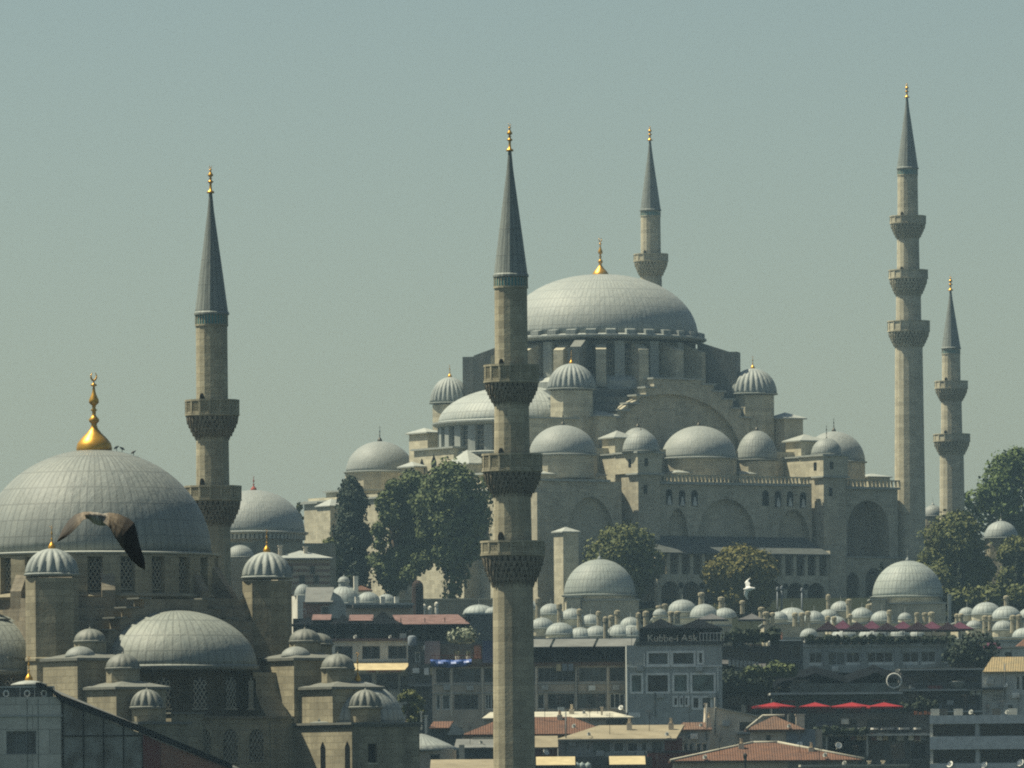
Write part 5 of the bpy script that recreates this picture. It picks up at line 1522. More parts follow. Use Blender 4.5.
for i in range(14):
    px = 822+i*9.4+random.uniform(-2,2)
    k = h.root.matrix_basis @ Vector((h.X(px), random.uniform(1.0,3.0), h.Z(643.4)))
    t_ = thing('cafe_table', 'low brown table among the purple umbrellas', 'table', k, 0, 'tables among the purple umbrellas')
    mm = MB().tube((0,0,0),(0,0,0.72),0.04); mm.box(-0.5,0.5,-0.4,0.4,0.72,0.76); mm.build('table_top', P_TAN, t_)
# lone small awning at right
h = H('awning_house', 'low pale house with a small purple lean-to canopy below the right-hand school', 'house', 964, 1030, 648, 1070, 8, 0, P_WHITE, [(985,652,993,662),(1005,652,1012,662)])
h.mono('canopy', P_PURP, 980, 1001, 648.5, 642.5, -1.5, 1.0, 0.06, 977, 996)
h.box('roof', P_BEIGE, 998, 1030, 646.5, 647.9, -0.3, 8)
h.hip('tiled_roof', P_TILE, 1018, 1040, 646, 636, 1.0, 7)

# ---- tented terrace with a ring emblem
h = H('tented_terrace', 'dark terraced restaurant under a black tent with a pale ring emblem on its glass rail', 'restaurant', 772, 900, 700, 962, 10, 0, P_DGREY,
      [(776,702,800,716),(806,702,836,716),(842,702,870,716)])
h.box('floor_slab', P_PALEG, 770, 902, 692.5, 694.5, -1.8, 8)
h.box('back_wall', P_BLACK, 772, 900, 672, 692.4, 5.5, 6)  # its black carries the shade under the tents
h.box('terrace_base', plain('greenish_render', (0.12,0.145,0.135), 0.85), 772, 900, 694.6, 700, -0.3, 4)
for px, w_, top in ((815,56,666),(875,54,665)):
    m = MB(); x, R = h.X(px), w_*h.s/1.35
    prof = [(-1.0,682),(-0.75,676.5),(-0.45,671.5),(-0.2,669),(0,top),(0.2,669),(0.45,671.5),(0.75,676.5),(1.0,682)]
    pts = [(x+R*a, h.Z(b)) for a, b in prof]
    v = []; f = []
    for yy, dz in ((-1.8,-0.9),(0.5,0.0),(3.0,0.1),(5.4,-0.6)):
        for (a, b) in pts: v.append((a, yy, b+dz))
    k_ = len(pts)
    for j in range(3):
        for i in range(k_-1): f.append((j*k_+i, j*k_+i+1, (j+1)*k_+i+1, (j+1)*k_+i))
    m.add(v, f, True).build('tent_roof', P_BLACK, h.root)
h.box('glass_rail', glass('rail_glass', (0.10,0.13,0.13)), 790, 899, 683.5, 692.4, -1.7, -1.62)
for px in range(792, 900, 12): h.box('rail_post', P_BFRAME, px-0.3, px+0.3, 682.5, 692.4, -1.76, -1.705)
for px in (775, 800, 842, 897): h.box('tent_pole', P_DGREY, px-0.4, px+0.4, 676, 692.4, -1.5, -1.4)
R = 7.2*h.s
m = MB(); m.path([(R*cos(t_), 0, R*sin(t_)) for t_ in [2*pi*i/32 for i in range(33)]], [0.10]*33, 6)
m.build('ring_emblem', P_FRAME, h.root, (h.X(893.5), -1.9, h.Z(681.5)))
m = MB().box(h.X(793), h.X(809.5), 1.0, 1.1, h.Z(688), h.Z(679.5)); m.build('notice_board', P_PALEG, h.root)
for i in range(5): h.box('board_picture', P_DGREY, 794.5+i*3, 796.2+i*3, 682+(i%2), 686.5, 0.96, 0.995)
# right part of that terrace row
h = H('stacked_terraces', 'dark stacked terraces with balconies, left of the tan tiled house', 'building', 899, 984, 668, 985, 10, 0, P_DGREY,
      [(905,673,918,686),(922,673,940,686),(944,673,956,686),(960,673,978,686),(908,694,936,708),(941,694,976,708)])
for py in (669, 689.5, 711): h.box('balcony_slab', P_PALEG, 899, 984, py, py+1.4, -1.6, -0.003)
h.rail(900, 984, 683.5, 689.5, -1.5, P_BFRAME); h.rail(900, 984, 705, 711, -1.5, P_BFRAME)
m = MB().lathe([(0.25,0),(0.8,0.4),(1.05,0.9),(1.1,1.0),(0.9,0.98)], 16); m.build('stone_bowl', P_GREY, h.root, (h.X(957), -0.9, h.Z(689.4)))
h.rail(928, 975, 664, 668, 0.2, P_IRON)
# red umbrellas and the terrace under them
h = H('red_umbrella_terrace', 'dark terrace building below the bright red umbrellas', 'building', 790, 932, 713, 925, 10, 0, P_DGREY,
      [(868,742,884,760),(890,742,906,760),(910,742,926,760),(812,738,822,752),(838,718,858,730),(866,718,900,730)])
h.box('floor_slab', P_PALEG, 818, 930, 734, 736, -1.5, -0.003)
h.rail(818, 930, 727.5, 734, -1.4, P_BFRAME)
h.rail(790, 930, 708, 713, -0.1, P_IRON)
for px in (826, 866.5): h.box('post', P_PALEG, px-0.8, px+0.8, 736, 756, -1.3, -1.1)
h.box('opening_shade', P_BLACK, 828, 864, 737, 755, 0.0, 0.05)  # flat black sheet stands for the shade of the opening below the slab
RU = [(774,46,'leftmost bright red umbrella, over the ridge of the small red roofs'),(815,46,'second bright red umbrella from the left'),(852,50,'third bright red umbrella, tucked beside its wider neighbour'),(884,48,'rightmost and widest bright red umbrella')]
for i, (px, w_, lab) in enumerate(RU):
    umbrella(lab, px, 702.3, 706.6, w_, 928-(i%2)*2, P_RED, 716, 'bright red umbrellas', 4, (0.2, 0.75, 0.35, 0.9)[i])
m = plain('orange_cloth', (0.55,0.20,0.10), 0.9, streak=False)
for i, px in enumerate((914,919,924,928)): h.box('hanging_cloth', m, px, px+3, 711.5+(i%2), 715, -0.4, -0.3)
tcl = plain('table_cloth', (0.62,0.60,0.55), 0.9, streak=False)
def terrace_tables(ro, spots, label, group, mat):
    for px, py, y in spots:
        s_ = ro.location.y/FPX
        x = W(px, py, ro.location.y).x-ro.location.x
        k = ro.matrix_basis @ Vector((x, y, W(px, py, ro.location.y).z-ro.location.z))
        t_ = thing('cafe_table', label, 'table', k, 0, group)
        mm = MB().tube((0,0,0),(0,0,0.7),0.05,n=6); mm.lathe([(0.3,0),(0.28,0.04),(0.05,0.07)], 8, smooth=False); mm.build('table_leg', P_IRON, t_)
        MB().lathe([(0.50,0.52),(0.46,0.73),(0.46,0.76)], 10, smooth=False).build('table_top', mat, t_)
terrace_tables(h.root, [(824+i*8.4+(i*37%5)-2, 734, -0.35-(i%2)*0.55) for i in range(12)], 'white clothed round table on the terrace below the red umbrellas', 'tables below the red umbrellas', tcl)
terrace_tables(bpy.data.objects['tented_terrace'], [(780+i*10.5+(i*29%5)-2, 692.4, -0.4-(i%2)*0.6) for i in range(10)], 'pale round table under the black tents', 'tables under the black tents', P_BEIGE)
# right: concrete block with white balcony bands
h = H('banded_block', 'modern block with white balcony bands and dark gaps at the lower right corner', 'office block', 930, 1045, 716, 880, 12, -5, P_PALEG,
      [(933,724,975,736,dict(m=4)),(980,724,1040,736,dict(m=6)),(933,749.5,975,763,dict(m=4)),(980,749.5,1040,763,dict(m=6)),], recess=1.2)
for a, b in ((715,723.6),(736.4,749.2),(763.4,790)): h.box('balcony_band', plain('corrugated_white', (0.64,0.655,0.63), 0.7, scale=1.5), 930, 1045, a, b, -0.6, -0.003)
h.box('column', P_PALEG, 975.5, 979, 723.6, 736.4, -0.4, -0.003); h.box('column', P_PALEG, 975.5, 979, 749.2, 763.4, -0.4, -0.003)
for i, px in enumerate((935,943,958,996,1012)):
    o = MB().box(-0.5,0.5,-0.35,0.35,0,0.75); o.lathe([(0.26,0.1),(0.26,0.65)], 12, smooth=False)
    o.build('air_conditioner', P_DGREY if i % 2 else P_PALEG, h.root, (h.X(px), 1.2+0.3*i, h.Z(715)))
h.aerial(1002, 700, 715, 2); h.aerial(988, 704, 715, 3)
h.dish(951, 765, 0.4, -0.7); h.dish(985, 766, 0.4, -0.7); h.dish(1021, 764, 0.45, -0.7)
# tan tiled house at the right edge
h = H('tan_tiled_house', 'pale house at the right edge under a sunlit ochre tile roof', 'house', 982, 1045, 671, 905, 9, -5, P_PALEG, [(1016,676,1020,690,dict(frame=P_FRAME)),(1022,676,1026,690)])
h.mono('roof', P_TILE3, 983, 1045, 671.5, 656, -0.5, 6, 0.15, 991, 1045)
h.box('balcony', P_DGREY, 968, 1003, 687.5, 689.5, -1.3, -0.003)
h.rail(993, 1001, 695, 700, -0.3, P_IRON)
h.box('recess', P_DGREY, 1008, 1012, 705, 713, -0.1, -0.004)  # dark box standing out of the wall, coloured as a recess's shade
for px in (987, 1000): h.aerial(px, 702, 714, -1.0)
h.dish(1007, 686, 0.3, -0.15)

# ---- nearer roofs
h = H('red_roof_hall', 'long low hall with a red tiled roof behind the nearest minaret', 'hall', 464, 612, 734, 884, 10, 0, P_TAN, [(470,739,492,746,dict(m=4)),(545,740,556,748)])
h.hip('roof', P_TILE, 462, 614, 734, 716.5, -0.7, 9)
h = H('flat_roof_hall', 'pale sunlit flat roof just above the long red tiled hall', 'hall', 484, 632, 717.5, 902, 8, 0, P_GREY, [(606,719,628,726,dict(m=4))])
h.mono('roof', P_PALE, 482, 634, 717.6, 711, -0.8, 7, 0.15, 490, 612)
h.dish(622, 709, 0.3, 1.0); h.chimney(602, 708, 713, 2, 2)
h = H('ochre_roof_house', 'grey house with a broad ochre roof and white framed windows, right of the nearest minaret', 'house', 558, 682, 738.5, 862, 9, 0, P_GREY,
      [(586,743,590,751,dict(frame=P_FRAME)),(593,742,610,752,dict(glass=G_GRN,frame=P_BFRAME)),(613.5,742,624,752,dict(frame=P_FRAME)),(627,742,638,752,dict(frame=P_FRAME)),(641,742,647,752,dict(frame=P_FRAME)),(652,742,662,752,dict(glass=G_MID,frame=P_BFRAME))])
h.mono('roof', P_FELT, 556, 676, 738.8, 724.5, -0.8, 8, 0.16, 600, 686)
h.box('gutter', P_PALE, 557, 676, 738.9, 740.2, -0.95, -0.82)
h.box('side_wall', P_MAROON, 664.5, 682, 738.6, 768, -0.08, -0.004)
h = H('tan_roof_lean_to', 'small lean-to with a tan roof and maroon wall, touching the nearest minaret on its right', 'house', 532, 557.5, 747, 856, 5, 0, P_MAROON, [(541,750,546,755)])
h.mono('roof', P_FELT, 530, 558, 747.2, 735.5, -0.5, 5, 0.14)
h.dish(545, 753, 0.4, -0.3, 0.7)
h = H('market_shed', 'low dark shed with two cream awnings at the bottom edge', 'shed', 532, 652, 757, 842, 6, 0, P_DGREY)
for a, b in ((536,575),(609,645)):
    h.mono('awning', P_YEL, a, b, 764.8, 756.3, -3.2, -0.02, 0.05)
    m = MB()
    for i in range(5): m.box(h.X(a+2+i*(b-a-4)/4)-0.03, h.X(a+2+i*(b-a-4)/4)+0.03, -3.25, -3.2, h.Z(766.2), h.Z(764.9))
    m.build('awning_fringe', P_IRON, h.root)
for i, px in enumerate((577,582,588)):
    k = h.root.matrix_basis @ Vector((h.X(px), -1.5, h.Z(771)))
    o = thing('water_tank', 'rounded pale water tank between the two cream awnings', 'tank', k, 0, 'pale water tanks between the cream awnings')
    MB().lathe([(0.28,0),(0.36,0.1),(0.38,0.55),(0.30,0.8),(0.1,0.9),(0.1,0.96)], 14).build('tank', plain('tank_pale_blue', (0.30,0.36,0.36), 0.6), o)
h = H('small_grey_house', 'small grey house with a red ridge and two white framed windows beside the beige gable', 'house', 678, 710, 729, 868, 7, 0, P_GREY,
      [(683,743,687.5,752,dict(frame=P_FRAME)),(688.5,743,693,752,dict(frame=P_FRAME)),(696,743,700.5,752,dict(frame=P_FRAME)),(702,743,707,752,dict(frame=P_FRAME))])
h.mono('roof', P_TILE2, 675, 712, 729.5, 722, -0.4, 4, 0.15, 684, 712)
h.dish(695, 737, 0.3, -0.1)
h = H('maroon_shed', 'long low maroon wall in front of the small grey house', 'shed', 648, 722, 752.5, 846, 4, 0, P_MAROON, roofm=P_DGREY)
for px in (657, 674, 700): h.box('post', P_TAN, px-0.3, px+0.3, 754, 775, -0.1, -0.004)
# beige gable
Yg = 876
h = H('beige_gable_house', 'beige house with a bare sloping gable and one dark square window', 'house', 705, 772, 721, Yg, 8, 0, P_BEIGE, [(739.5,722,754,731,dict(frame=P_BFRAME))])
MB().plate([(h.X(705), h.Z(720.97)), (h.X(772), h.Z(720.97)), (h.X(772), h.Z(719.5)), (h.X(718), h.Z(708)), (h.X(706), h.Z(707))], 0.0, 8).build('gable', P_BEIGE, h.root)
MB().plate([(h.X(716), h.Z(708)), (h.X(772.5), h.Z(719.9)), (h.X(772.5), h.Z(718.6)), (h.X(716), h.Z(706.8))], -0.25, 8.2).build('coping', P_PALE, h.root)
h.box('window_canopy', P_GREY, 737, 756, 732, 734, -0.7, -0.003)
h.box('low_roof_wall', P_TAN, 738, 752, 734.5, 742, -0.25, -0.003)
h.chimney(706, 704, 708, 2, 1)
h = H('red_hip_house', 'house with a small red hipped roof, beige front and a blue-grey side extension', 'house', 752, 786, 729.5, 858, 7, 0, P_BEIGE, [(766,735,770.5,744,dict(frame=P_BFRAME))])
h.hip('roof', P_TILE2, 746, 805, 729.5, 715.5, -0.8, 7.5)
m = MB(); a_ = 2.1
m.path([(h.X(746), -0.8, h.Z(729)), (h.X(764), 3.3, h.Z(715.3)), (h.X(786), 3.3, h.Z(715.3))], [0.14,0.14,0.14], 5); m.build('ridge_tiles', P_PALE, h.root)
h.box('side_extension', P_BLUEG, 786.1, 815, 729.6, 775, -0.3, 6)
h.box('extension_end', P_TAN, 815.1, 822, 729.8, 775, -0.2, 5)
h.chimney(800.5, 715.5, 727, 8.5, 1.0, P_BEIGE); h.dish(800, 746, 0.4, -0.6)
h = H('broad_red_roof_house', 'cream house with a broad red tiled hip roof at the bottom edge', 'house', 674, 788, 760.5, 832, 10, 0, P_BEIGE)
h.hip('roof', P_TILE, 670, 864, 760.5, 742.5, -0.9, 10.5, 1.3)
m = MB(); m.path([(h.X(670), -0.9, h.Z(760)), ((h.X(670)+h.X(864))/2-1.3, 4.8, h.Z(742.3)), ((h.X(670)+h.X(864))/2+1.3, 4.8, h.Z(742.3)), (h.X(864),-0.9,h.Z(760))], [0.15]*4, 5); m.build('ridge_tiles', P_PALE, h.root)
h.box('side_wall', P_GREY, 788.1, 858, 760.6, 790, 0.3, 9)
h.box('window_pane', G_DARK, 802, 806, 762, 766, 0.2, 0.29); h.box('window_pane', G_DARK, 812, 818, 762, 766, 0.2, 0.29)
lp = thing('lamp_post', 'dark ornate lamp post in front of the cream wall under the broad red roof', 'lamp post', W(745.5, 790, 822), 0)
z0 = (790-753)*822/FPX
MB().lathe([(0.35,0),(0.3,1.2),(0.12,1.8),(0.09,z0-0.9),(0.16,z0-0.8),(0.16,z0-0.7)], 10).build('post', P_IRON, lp)
MB().lathe([(0.12,z0-0.7),(0.24,z0-0.25),(0.18,z0-0.1),(0.04,z0)], 8, smooth=False).build('lantern', P_IRON, lp)
MB().box(-0.6,0.6,-0.04,0.04,1.75,1.83).build('cross_bar', P_IRON, lp)
h = H('flat_white_edge_house', 'flat roofed house with a thin white edge, right of the broad red roof', 'house', 802, 908, 766.5, 818, 6, 0, P_GREY, roofm=P_PALE)
h.dish(838, 746.5, 0.36, -0.5, 0.3)
for px in (870, 884): h.chimney(px, 762, 766, 2.5, 2)
# ---- low roofs left of the nearest minaret
h = H('lead_cone_house', 'low round lead roof on a dark wall, lower middle beside the front mosque', 'house', 418, 456, 750.5, 812, 7, 0, P_TAN, [(430,754,440,762)])
z = h.Z(750); MB().lathe([(4.0,z-0.1),(4.1,z+0.05),(3.0,z+0.6),(1.7,z+1.2),(0.5,z+1.65),(0.0,z+1.75)], 32).build('roof', M_LEAD_C, h.root, (h.X(421), 3.4, 0))
h.box('sunlit_pier', P_BEIGE, 459, 464.5, 745, 768, -0.6, 0.5)
h = H('small_red_roof_house', 'tiny house with a red tiled roof and two pale chimneys, lower middle', 'house', 431, 462, 727.5, 838, 6, 0, P_DGREY, [(437,730,442,735)])
h.mono('roof', P_TILE, 429, 449, 727.8, 721, -0.5, 4, 0.14, 433, 453)
MB().plate([(h.X(447), h.Z(735)), (h.X(464), h.Z(735)), (h.X(464), h.Z(731)), (h.X(453), h.Z(723.5))], -0.2, -0.004).build('gable', P_GREY, h.root)
h.chimney(421.3, 712.5, 724, 1.8, 0.5, P_WHITE); h.chimney(426, 716.5, 728, 2.6, 0.2, P_WHITE)
h = H('grey_roof_shed', 'shed with a grey lean-to roof and dark side, touching the nearest minaret on its left', 'shed', 455, 500, 748, 826, 6, 0, P_DGREY, roofm=None)
h.mono('roof', P_SHEET, 454, 500, 747.5, 738.5, -0.4, 6, 0.14, 456, 500)
h.box('ridge_strip', P_PALE, 472, 500, 737.2, 738.4, 5.7, 6.2)
h = H('pale_low_roof', 'pale sunlit low roof along the bottom edge left of the nearest minaret', 'shed', 425, 500, 768.5, 790, 8, 0, P_DGREY)
h.mono('roof', P_FELT, 430, 500, 769, 759, -0.5, 8, 0.14, 430, 500)
# ---- the small things that cling to old facades
def clutter(rootname, spots, seed):
    rnd = random.Random(seed)
    ro = bpy.data.objects[rootname]
    Y = ro.location.y; s = Y/FPX
    for (px, py, kind) in spots:
        x = W(px, py, Y).x-ro.location.x; z = W(px, py, Y).z-ro.location.z
        if kind == 'ac':
            o = MB().box(-0.42,0.42,-0.38,-0.005,0,0.6); o.lathe([(0.02,0.0),(0.02,0.01)], 6)
            o.build('air_conditioner', P_PALEG if rnd.random() < 0.6 else P_FRAME, ro, (x, -0.02, z))
        elif kind == 'pipe': MB().tube((0,-0.12,0),(0,-0.12,rnd.uniform(2.5,5)),0.07,n=6).build('drain_pipe', P_BFRAME, ro, (x,0,z))
        elif kind == 'cloth':
            for i in range(3):
                MB().add([(i*0.75,-0.5,0),(i*0.75+0.6,-0.5,0.02),(i*0.75+0.62,-0.52,-0.9),(i*0.75+0.02,-0.46,-0.85),(i*0.75,-0.47,0),(i*0.75+0.6,-0.47,0.02),(i*0.75+0.62,-0.49,-0.9),(i*0.75+0.02,-0.43,-0.85)],
                    [(0,1,2,3),(7,6,5,4),(0,4,5,1),(1,5,6,2),(2,6,7,3),(3,7,4,0)]).build('laundry', rnd.choice((P_FRAME,P_BLUEG,P_YEL,P_MAROON)), ro, (x,0,z))
        elif kind == 'tank': MB().lathe([(0.5,0),(0.55,0.1),(0.55,1.1),(0.4,1.25),(0.12,1.3)], 14).build('water_tank', P_FRAME if rnd.random()<.5 else P_BLUEG, ro, (x, 2.0, z))
        elif kind == 'board': MB().box(-0.9,0.9,-0.14,-0.02,-0.3,0.3).build('sign_board', rnd.choice((P_FRAME,P_RUST,P_BLUEG,P_YEL)), ro, (x,0,z))
        elif kind == 'shade': MB().add([(-1.0,-1.1,-0.5),(1.0,-1.1,-0.5),(1.0,-0.01,0.1),(-1.0,-0.01,0.1),(-1.0,-1.1,-0.55),(1.0,-1.1,-0.55),(1.0,-0.01,0.05),(-1.0,-0.01,0.05)],[(0,1,2,3),(7,6,5,4),(0,4,5,1),(1,5,6,2),(3,2,6,7),(0,3,7,4)]).build('window_shade', rnd.choice((P_GCANV,P_GCANV,P_SHEET)), ro, (x,0,z))
clutter('white_house', [(357,695,'ac'),(383,672.5,'ac'),(330,668,'ac'),(414,690,'pipe'),(403,638,'ac')], 1)
clutter('narrow_dark_house', [(416,673,'ac'),(427,650,'ac'),(430,705,'pipe'),(424,668,'cloth'),(412,645.5,'tank')], 2)
clutter('office_block', [(447,690,'ac'),(470,690.5,'ac'),(545,690,'ac'),(561,712,'ac'),(592,690.5,'ac'),(616,690,'ac'),(600,716,'pipe'),(530,714,'pipe'),(556,664,'cloth'),(588,712.5,'board'),(498,690,'ac')], 3)
clutter('cafe_building', [(640,671,'ac'),(660,698,'ac'),(712,698,'ac'),(655,716,'pipe'),(633,715,'board'),(718,712,'pipe'),(699,671.5,'ac')], 4)
clutter('dark_wing', [(733,692.5,'ac'),(757,672,'ac'),(741,705,'cloth'),(768,708,'pipe'),(722,660,'shade'),(760,663,'shade'),(750,644,'tank')], 5)
clutter('roof_terrace_restaurant', [(835,671,'ac'),(880,671,'board'),(910,670.5,'ac'),(948,670.5,'ac'),(824,668,'pipe')], 6)
clutter('stacked_terraces', [(912,689,'ac'),(935,688,'board'),(950,705,'ac'),(970,688,'cloth'),(925,704,'cloth'),(980,712,'pipe'),(908,672,'shade'),(968,672,'shade'),(947,671,'shade')], 7)
clutter('tented_terrace', [(788,700,'board'),(820,700,'shade'),(855,700,'shade'),(880,699,'board')], 8)
clutter('red_umbrella_terrace', [(850,733,'cloth'),(880,738,'board'),(900,741,'ac'),(918,741,'ac'),(845,724,'ac'),(870,733,'cloth'),(908,733,'cloth'),(800,725,'ac'),(824,722,'shade'),(888,764,'shade')], 9)
clutter('ochre_roof_house', [(600,756,'ac'),(640,756,'ac'),(655,754,'board'),(572,746,'ac'),(566,752,'pipe')], 10)
clutter('banded_block', [(950,742,'ac'),(1000,742,'ac'),(1015,742,'board')], 11)
clutter('tan_tiled_house', [(990,684,'ac'),(1005,700,'pipe'),(1016,698,'ac')], 12)
clutter('beige_gable_house', [(726,726,'ac'),(715,735,'pipe'),(760,736,'board')], 13)
clutter('small_grey_house', [(681,741,'ac'),(694,739,'ac'),(707,741,'pipe')], 14)
def roof_bits(rootname, aer, dishes, pots):
    ro = bpy.data.objects[rootname]; Y = ro.location.y; s = Y/FPX
    def at(px, py): 
        k = W(px, py, Y); return k.x-ro.location.x, k.z-ro.location.z
    for px, py, y in aer:
        x, z = at(px, py)
        m = MB().tube((x,y,z-0.4),(x,y,z+2.0),0.03,n=5)
        for k in range(5): m.tube((x-0.45+0.06*k,y,z+1.9-0.18*k),(x+0.45-0.06*k,y,z+1.9-0.18*k),0.018,n=4)
        m.tube((x,y,z+1.2),(x+0.35,y,z+1.6),0.018,n=4)
        m.build('aerial', P_IRON, ro)
    for px, py, y, r in dishes:
        x, z = at(px, py); r *= 0.75
        m = MB().lathe([(0.02,0),(r*0.5,0.05),(r*0.85,0.16),(r,0.26),(r*0.98,0.28),(r*0.5,0.08),(0.02,0.03)], 14)
        m.tube((0,0,0),(0.0,0.05,-0.6),0.03,n=5); m.tube((0,0,0.03),(0,0,0.45),0.02,n=4)
        m.build('satellite_dish', P_GREY, ro, (x, y, z), (radians(62), 0, -0.7))
    for px, py, y in pots:
        x, z = at(px, py)
        MB().box(x-0.3,x+0.3,y-0.3,y+0.3,z-1.2,z+0.5).lathe([(0.18,z+0.5),(0.14,z+1.0),(0.2,z+1.05)], 8, x, y).build('chimney', P_BEIGE, ro)
roof_bits('red_roof_hall', [(545,721,3),(590,722,2.5)], [(575,727,-0.4,0.35)], [(560,719,3.5),(520,719,3)])
roof_bits('flat_roof_hall', [(560,713,4),(598,712,4)], [(585,713,1.5,0.3)], [(572,713,4)])
roof_bits('ochre_roof_house', [(610,731,2),(650,728,4)], [(668,735,-0.5,0.35),(590,735,0,0.3)], [(630,727,5),(672,727,5)])
roof_bits('broad_red_roof_house', [(720,752,1),(800,750,1.5)], [(706,758,-0.6,0.35),(826,756,-0.5,0.35)], [(742,748,3),(812,752,2)])
roof_bits('red_hip_house', [(758,722,0.5)], [(790,727,-0.5,0.3)], [])
roof_bits('small_grey_house', [(690,723,2)], [(702,726,-0.3,0.28)], [(709,722,1)])
roof_bits('cafe_building', [(632,643,3)], [], [])
roof_bits('office_block', [(610,640,4)], [], [])
roof_bits('white_house', [(335,637,3),(365,637,3),(398,637,4)], [(356,637.5,1,0.35),(391,637.5,1,0.3)], [])
roof_bits('banded_block', [(965,712,2),(1018,712,3)], [(972,713,0.5,0.4),(1008,713,0.8,0.35)], [])
roof_bits('flat_white_edge_house', [(820,764,2),(858,764,3),(896,764,2)], [(846,764,1,0.35)], [])
roof_bits('grey_roof_shed', [(470,740,2)], [(482,743,-0.2,0.3)], [])
roof_bits('roof_terrace_restaurant', [], [(806,642,-0.2,0.3)], [])
# ---- dark infill behind the rows so the hill does not show bare
for a, b, py, Y, lab in ((395,540,676,1045,'plain dark house mostly hidden behind the long tan block, left end'), (715,800,668,1040,'plain dark house hidden behind the plant covered wing'), (612,660,655,1045,'plain dark house hidden behind the grey cafe'),
                      (880,985,652,1050,'plain dark house hidden behind the stacked terraces'), (500,660,655,1060,'plain dark house hidden behind the slanted roof panels'), (290,420,652,1060,'plain dark house hidden behind the open terrace restaurant')):
    h = H('infill_house', lab, 'house', a, b, py, Y, 9, 0, P_DGREY)
# ================================================================== trees and plants
BARK = plain('bark', (0.10,0.08,0.06), 0.95, scale=2.0)
L_DARK = foliage('dark_evergreen_leaves', (0.010,0.019,0.013), (0.028,0.042,0.022))
L_PLANE = foliage('plane_leaves', (0.038,0.058,0.022), (0.095,0.115,0.042))
L_GREEN = foliage('green_leaves', (0.042,0.070,0.020), (0.10,0.135,0.036))
L_YELL = foliage('yellowing_leaves', (0.050,0.055,0.014), (0.125,0.105,0.026), 0.02)
L_OLIVE = foliage('olive_leaves', (0.042,0.056,0.018), (0.11,0.115,0.032))
def leaf_cloud(mb, blobs, n, size, rnd, flat=0.35):
    wsum = sum(b[3]*b[4] for b in blobs)
    for (cx, cy_, cz, rx, rz) in blobs:
        k = max(4, int(n*rx*rz/wsum))
        for _ in range(k):
            while True:
                d = Vector((rnd.gauss(0,1), rnd.gauss(0,1), rnd.gauss(0,1)))
                if d.length > 1e-3: break
            d.normalize()
            rr = rnd.uniform(0.55, 1.0)**0.5 if rnd.random() > 0.17 else rnd.uniform(1.0, 1.32)
            c = Vector((cx + d.x*rx*rr, cy_ + d.y*rx*rr, cz + d.z*rz*rr))
            nrm = (d + Vector((rnd.uniform(-.9,.9), rnd.uniform(-.9,.9), rnd.uniform(-.5,.9)))).normalized()
            u = nrm.cross(Vector((rnd.uniform(-1,1), rnd.uniform(-1,1), rnd.uniform(-1,1))))
            if u.length < 1e-3: continue
            u.normalize(); v = nrm.cross(u)
            s = size*rnd.uniform(0.5, 1.6)
            u *= s; v *= s*rnd.uniform(0.55, 0.9)
            mb.add([c-u*0.9, c-u*0.2+v, c+u*0.5+v*0.7, c+u, c+u*0.3-v*0.9, c-u*0.5-v*0.8], [(0,1,2,3,4,5)])
def tree(name, label, px0, px1, py0, py1, Y, leaves, shape='round', n=4200, size=0.42, group=None, nb=26, seed=1, trunk_w=0.45, cat='tree', extra=(), foot=None):
    rnd = random.Random(seed)
    s = Y/FPX
    pc = (px0+px1)/2
    g = (zg(Y)-0.3) if foot is None else W(pc, foot, Y).z
    base = W(pc, py1, Y)
    t = thing(name, label, cat, (base.x, Y, g), 0, group)
    w, top, bot = (px1-px0)*s/2, W(pc, py0, Y).z-g, base.z-g
    h = top-bot
    blobs = []
    for i in range(nb):
        f = (i+0.5)/nb
        if shape == 'cypress': r_env = w*(0.45+0.55*sin(pi*min(1, f*0.62+0.32)))*(1 if f < 0.8 else 1-(f-0.8)*2.4)
        elif shape == 'spire': r_env = w*(1-f)**0.7*(0.6+0.4*min(1,f*6))
        else: r_env = w*sqrt(max(0.05, 1-(2*f-0.95)**2))
        a = rnd.uniform(0, 2*pi)
        rb = (0.34 if shape == 'round' else 0.50 if shape == 'cypress' else 0.5)*w*rnd.uniform(0.65, 1.25)
        rb = min(rb, r_env*0.8)
        dd = max(0, r_env-rb)*sqrt(rnd.uniform(0.15, 1))
        blobs.append((dd*cos(a), dd*sin(a)*0.85, min(bot+h*f, top-rb*0.75), rb, rb*rnd.uniform(0.6, 0.95)))
    for (ex, ey, er) in extra:                                  # further boughs given in photo pixels
        q = W(ex, ey, Y); blobs.append((q.x-base.x, rnd.uniform(-1,1), q.z-g, er*s, er*s*0.85))
    m = MB(); leaf_cloud(m, blobs, int(n*2.2), size*0.68, rnd); m.build('crown', leaves, t)
    m = MB()
    zt = bot + h*0.45
    pts = [Vector((0,0,0))]
    for k in range(1, 6): pts.append(Vector((rnd.uniform(-.25,.25)*k*0.4, rnd.uniform(-.25,.25)*k*0.4, zt*k/5)))
    m.path(pts, [trunk_w*1.4]+[trunk_w*(1-0.13*k) for k in range(1,6)], 8)
    for b in sorted(blobs, key=lambda b: -b[3])[:12]:
        p0 = pts[rnd.choice((2,3,4,5))]; p2_ = Vector(b[:3]); p1 = (p0+p2_)/2 + Vector((rnd.uniform(-.5,.5), rnd.uniform(-.5,.5), 0.4))
        m.path([p0, p1, p2_], [trunk_w*0.45, trunk_w*0.28, trunk_w*0.08], 6)
    m.build('trunk', BARK, t)
    return t
tree('dense_cypress', 'very dark dense rounded cypress left of the plane trees, before the pale mosque flank', 329, 374, 477, 588, 1226, L_DARK, 'cypress', 9000, 0.34, nb=46, seed=4)
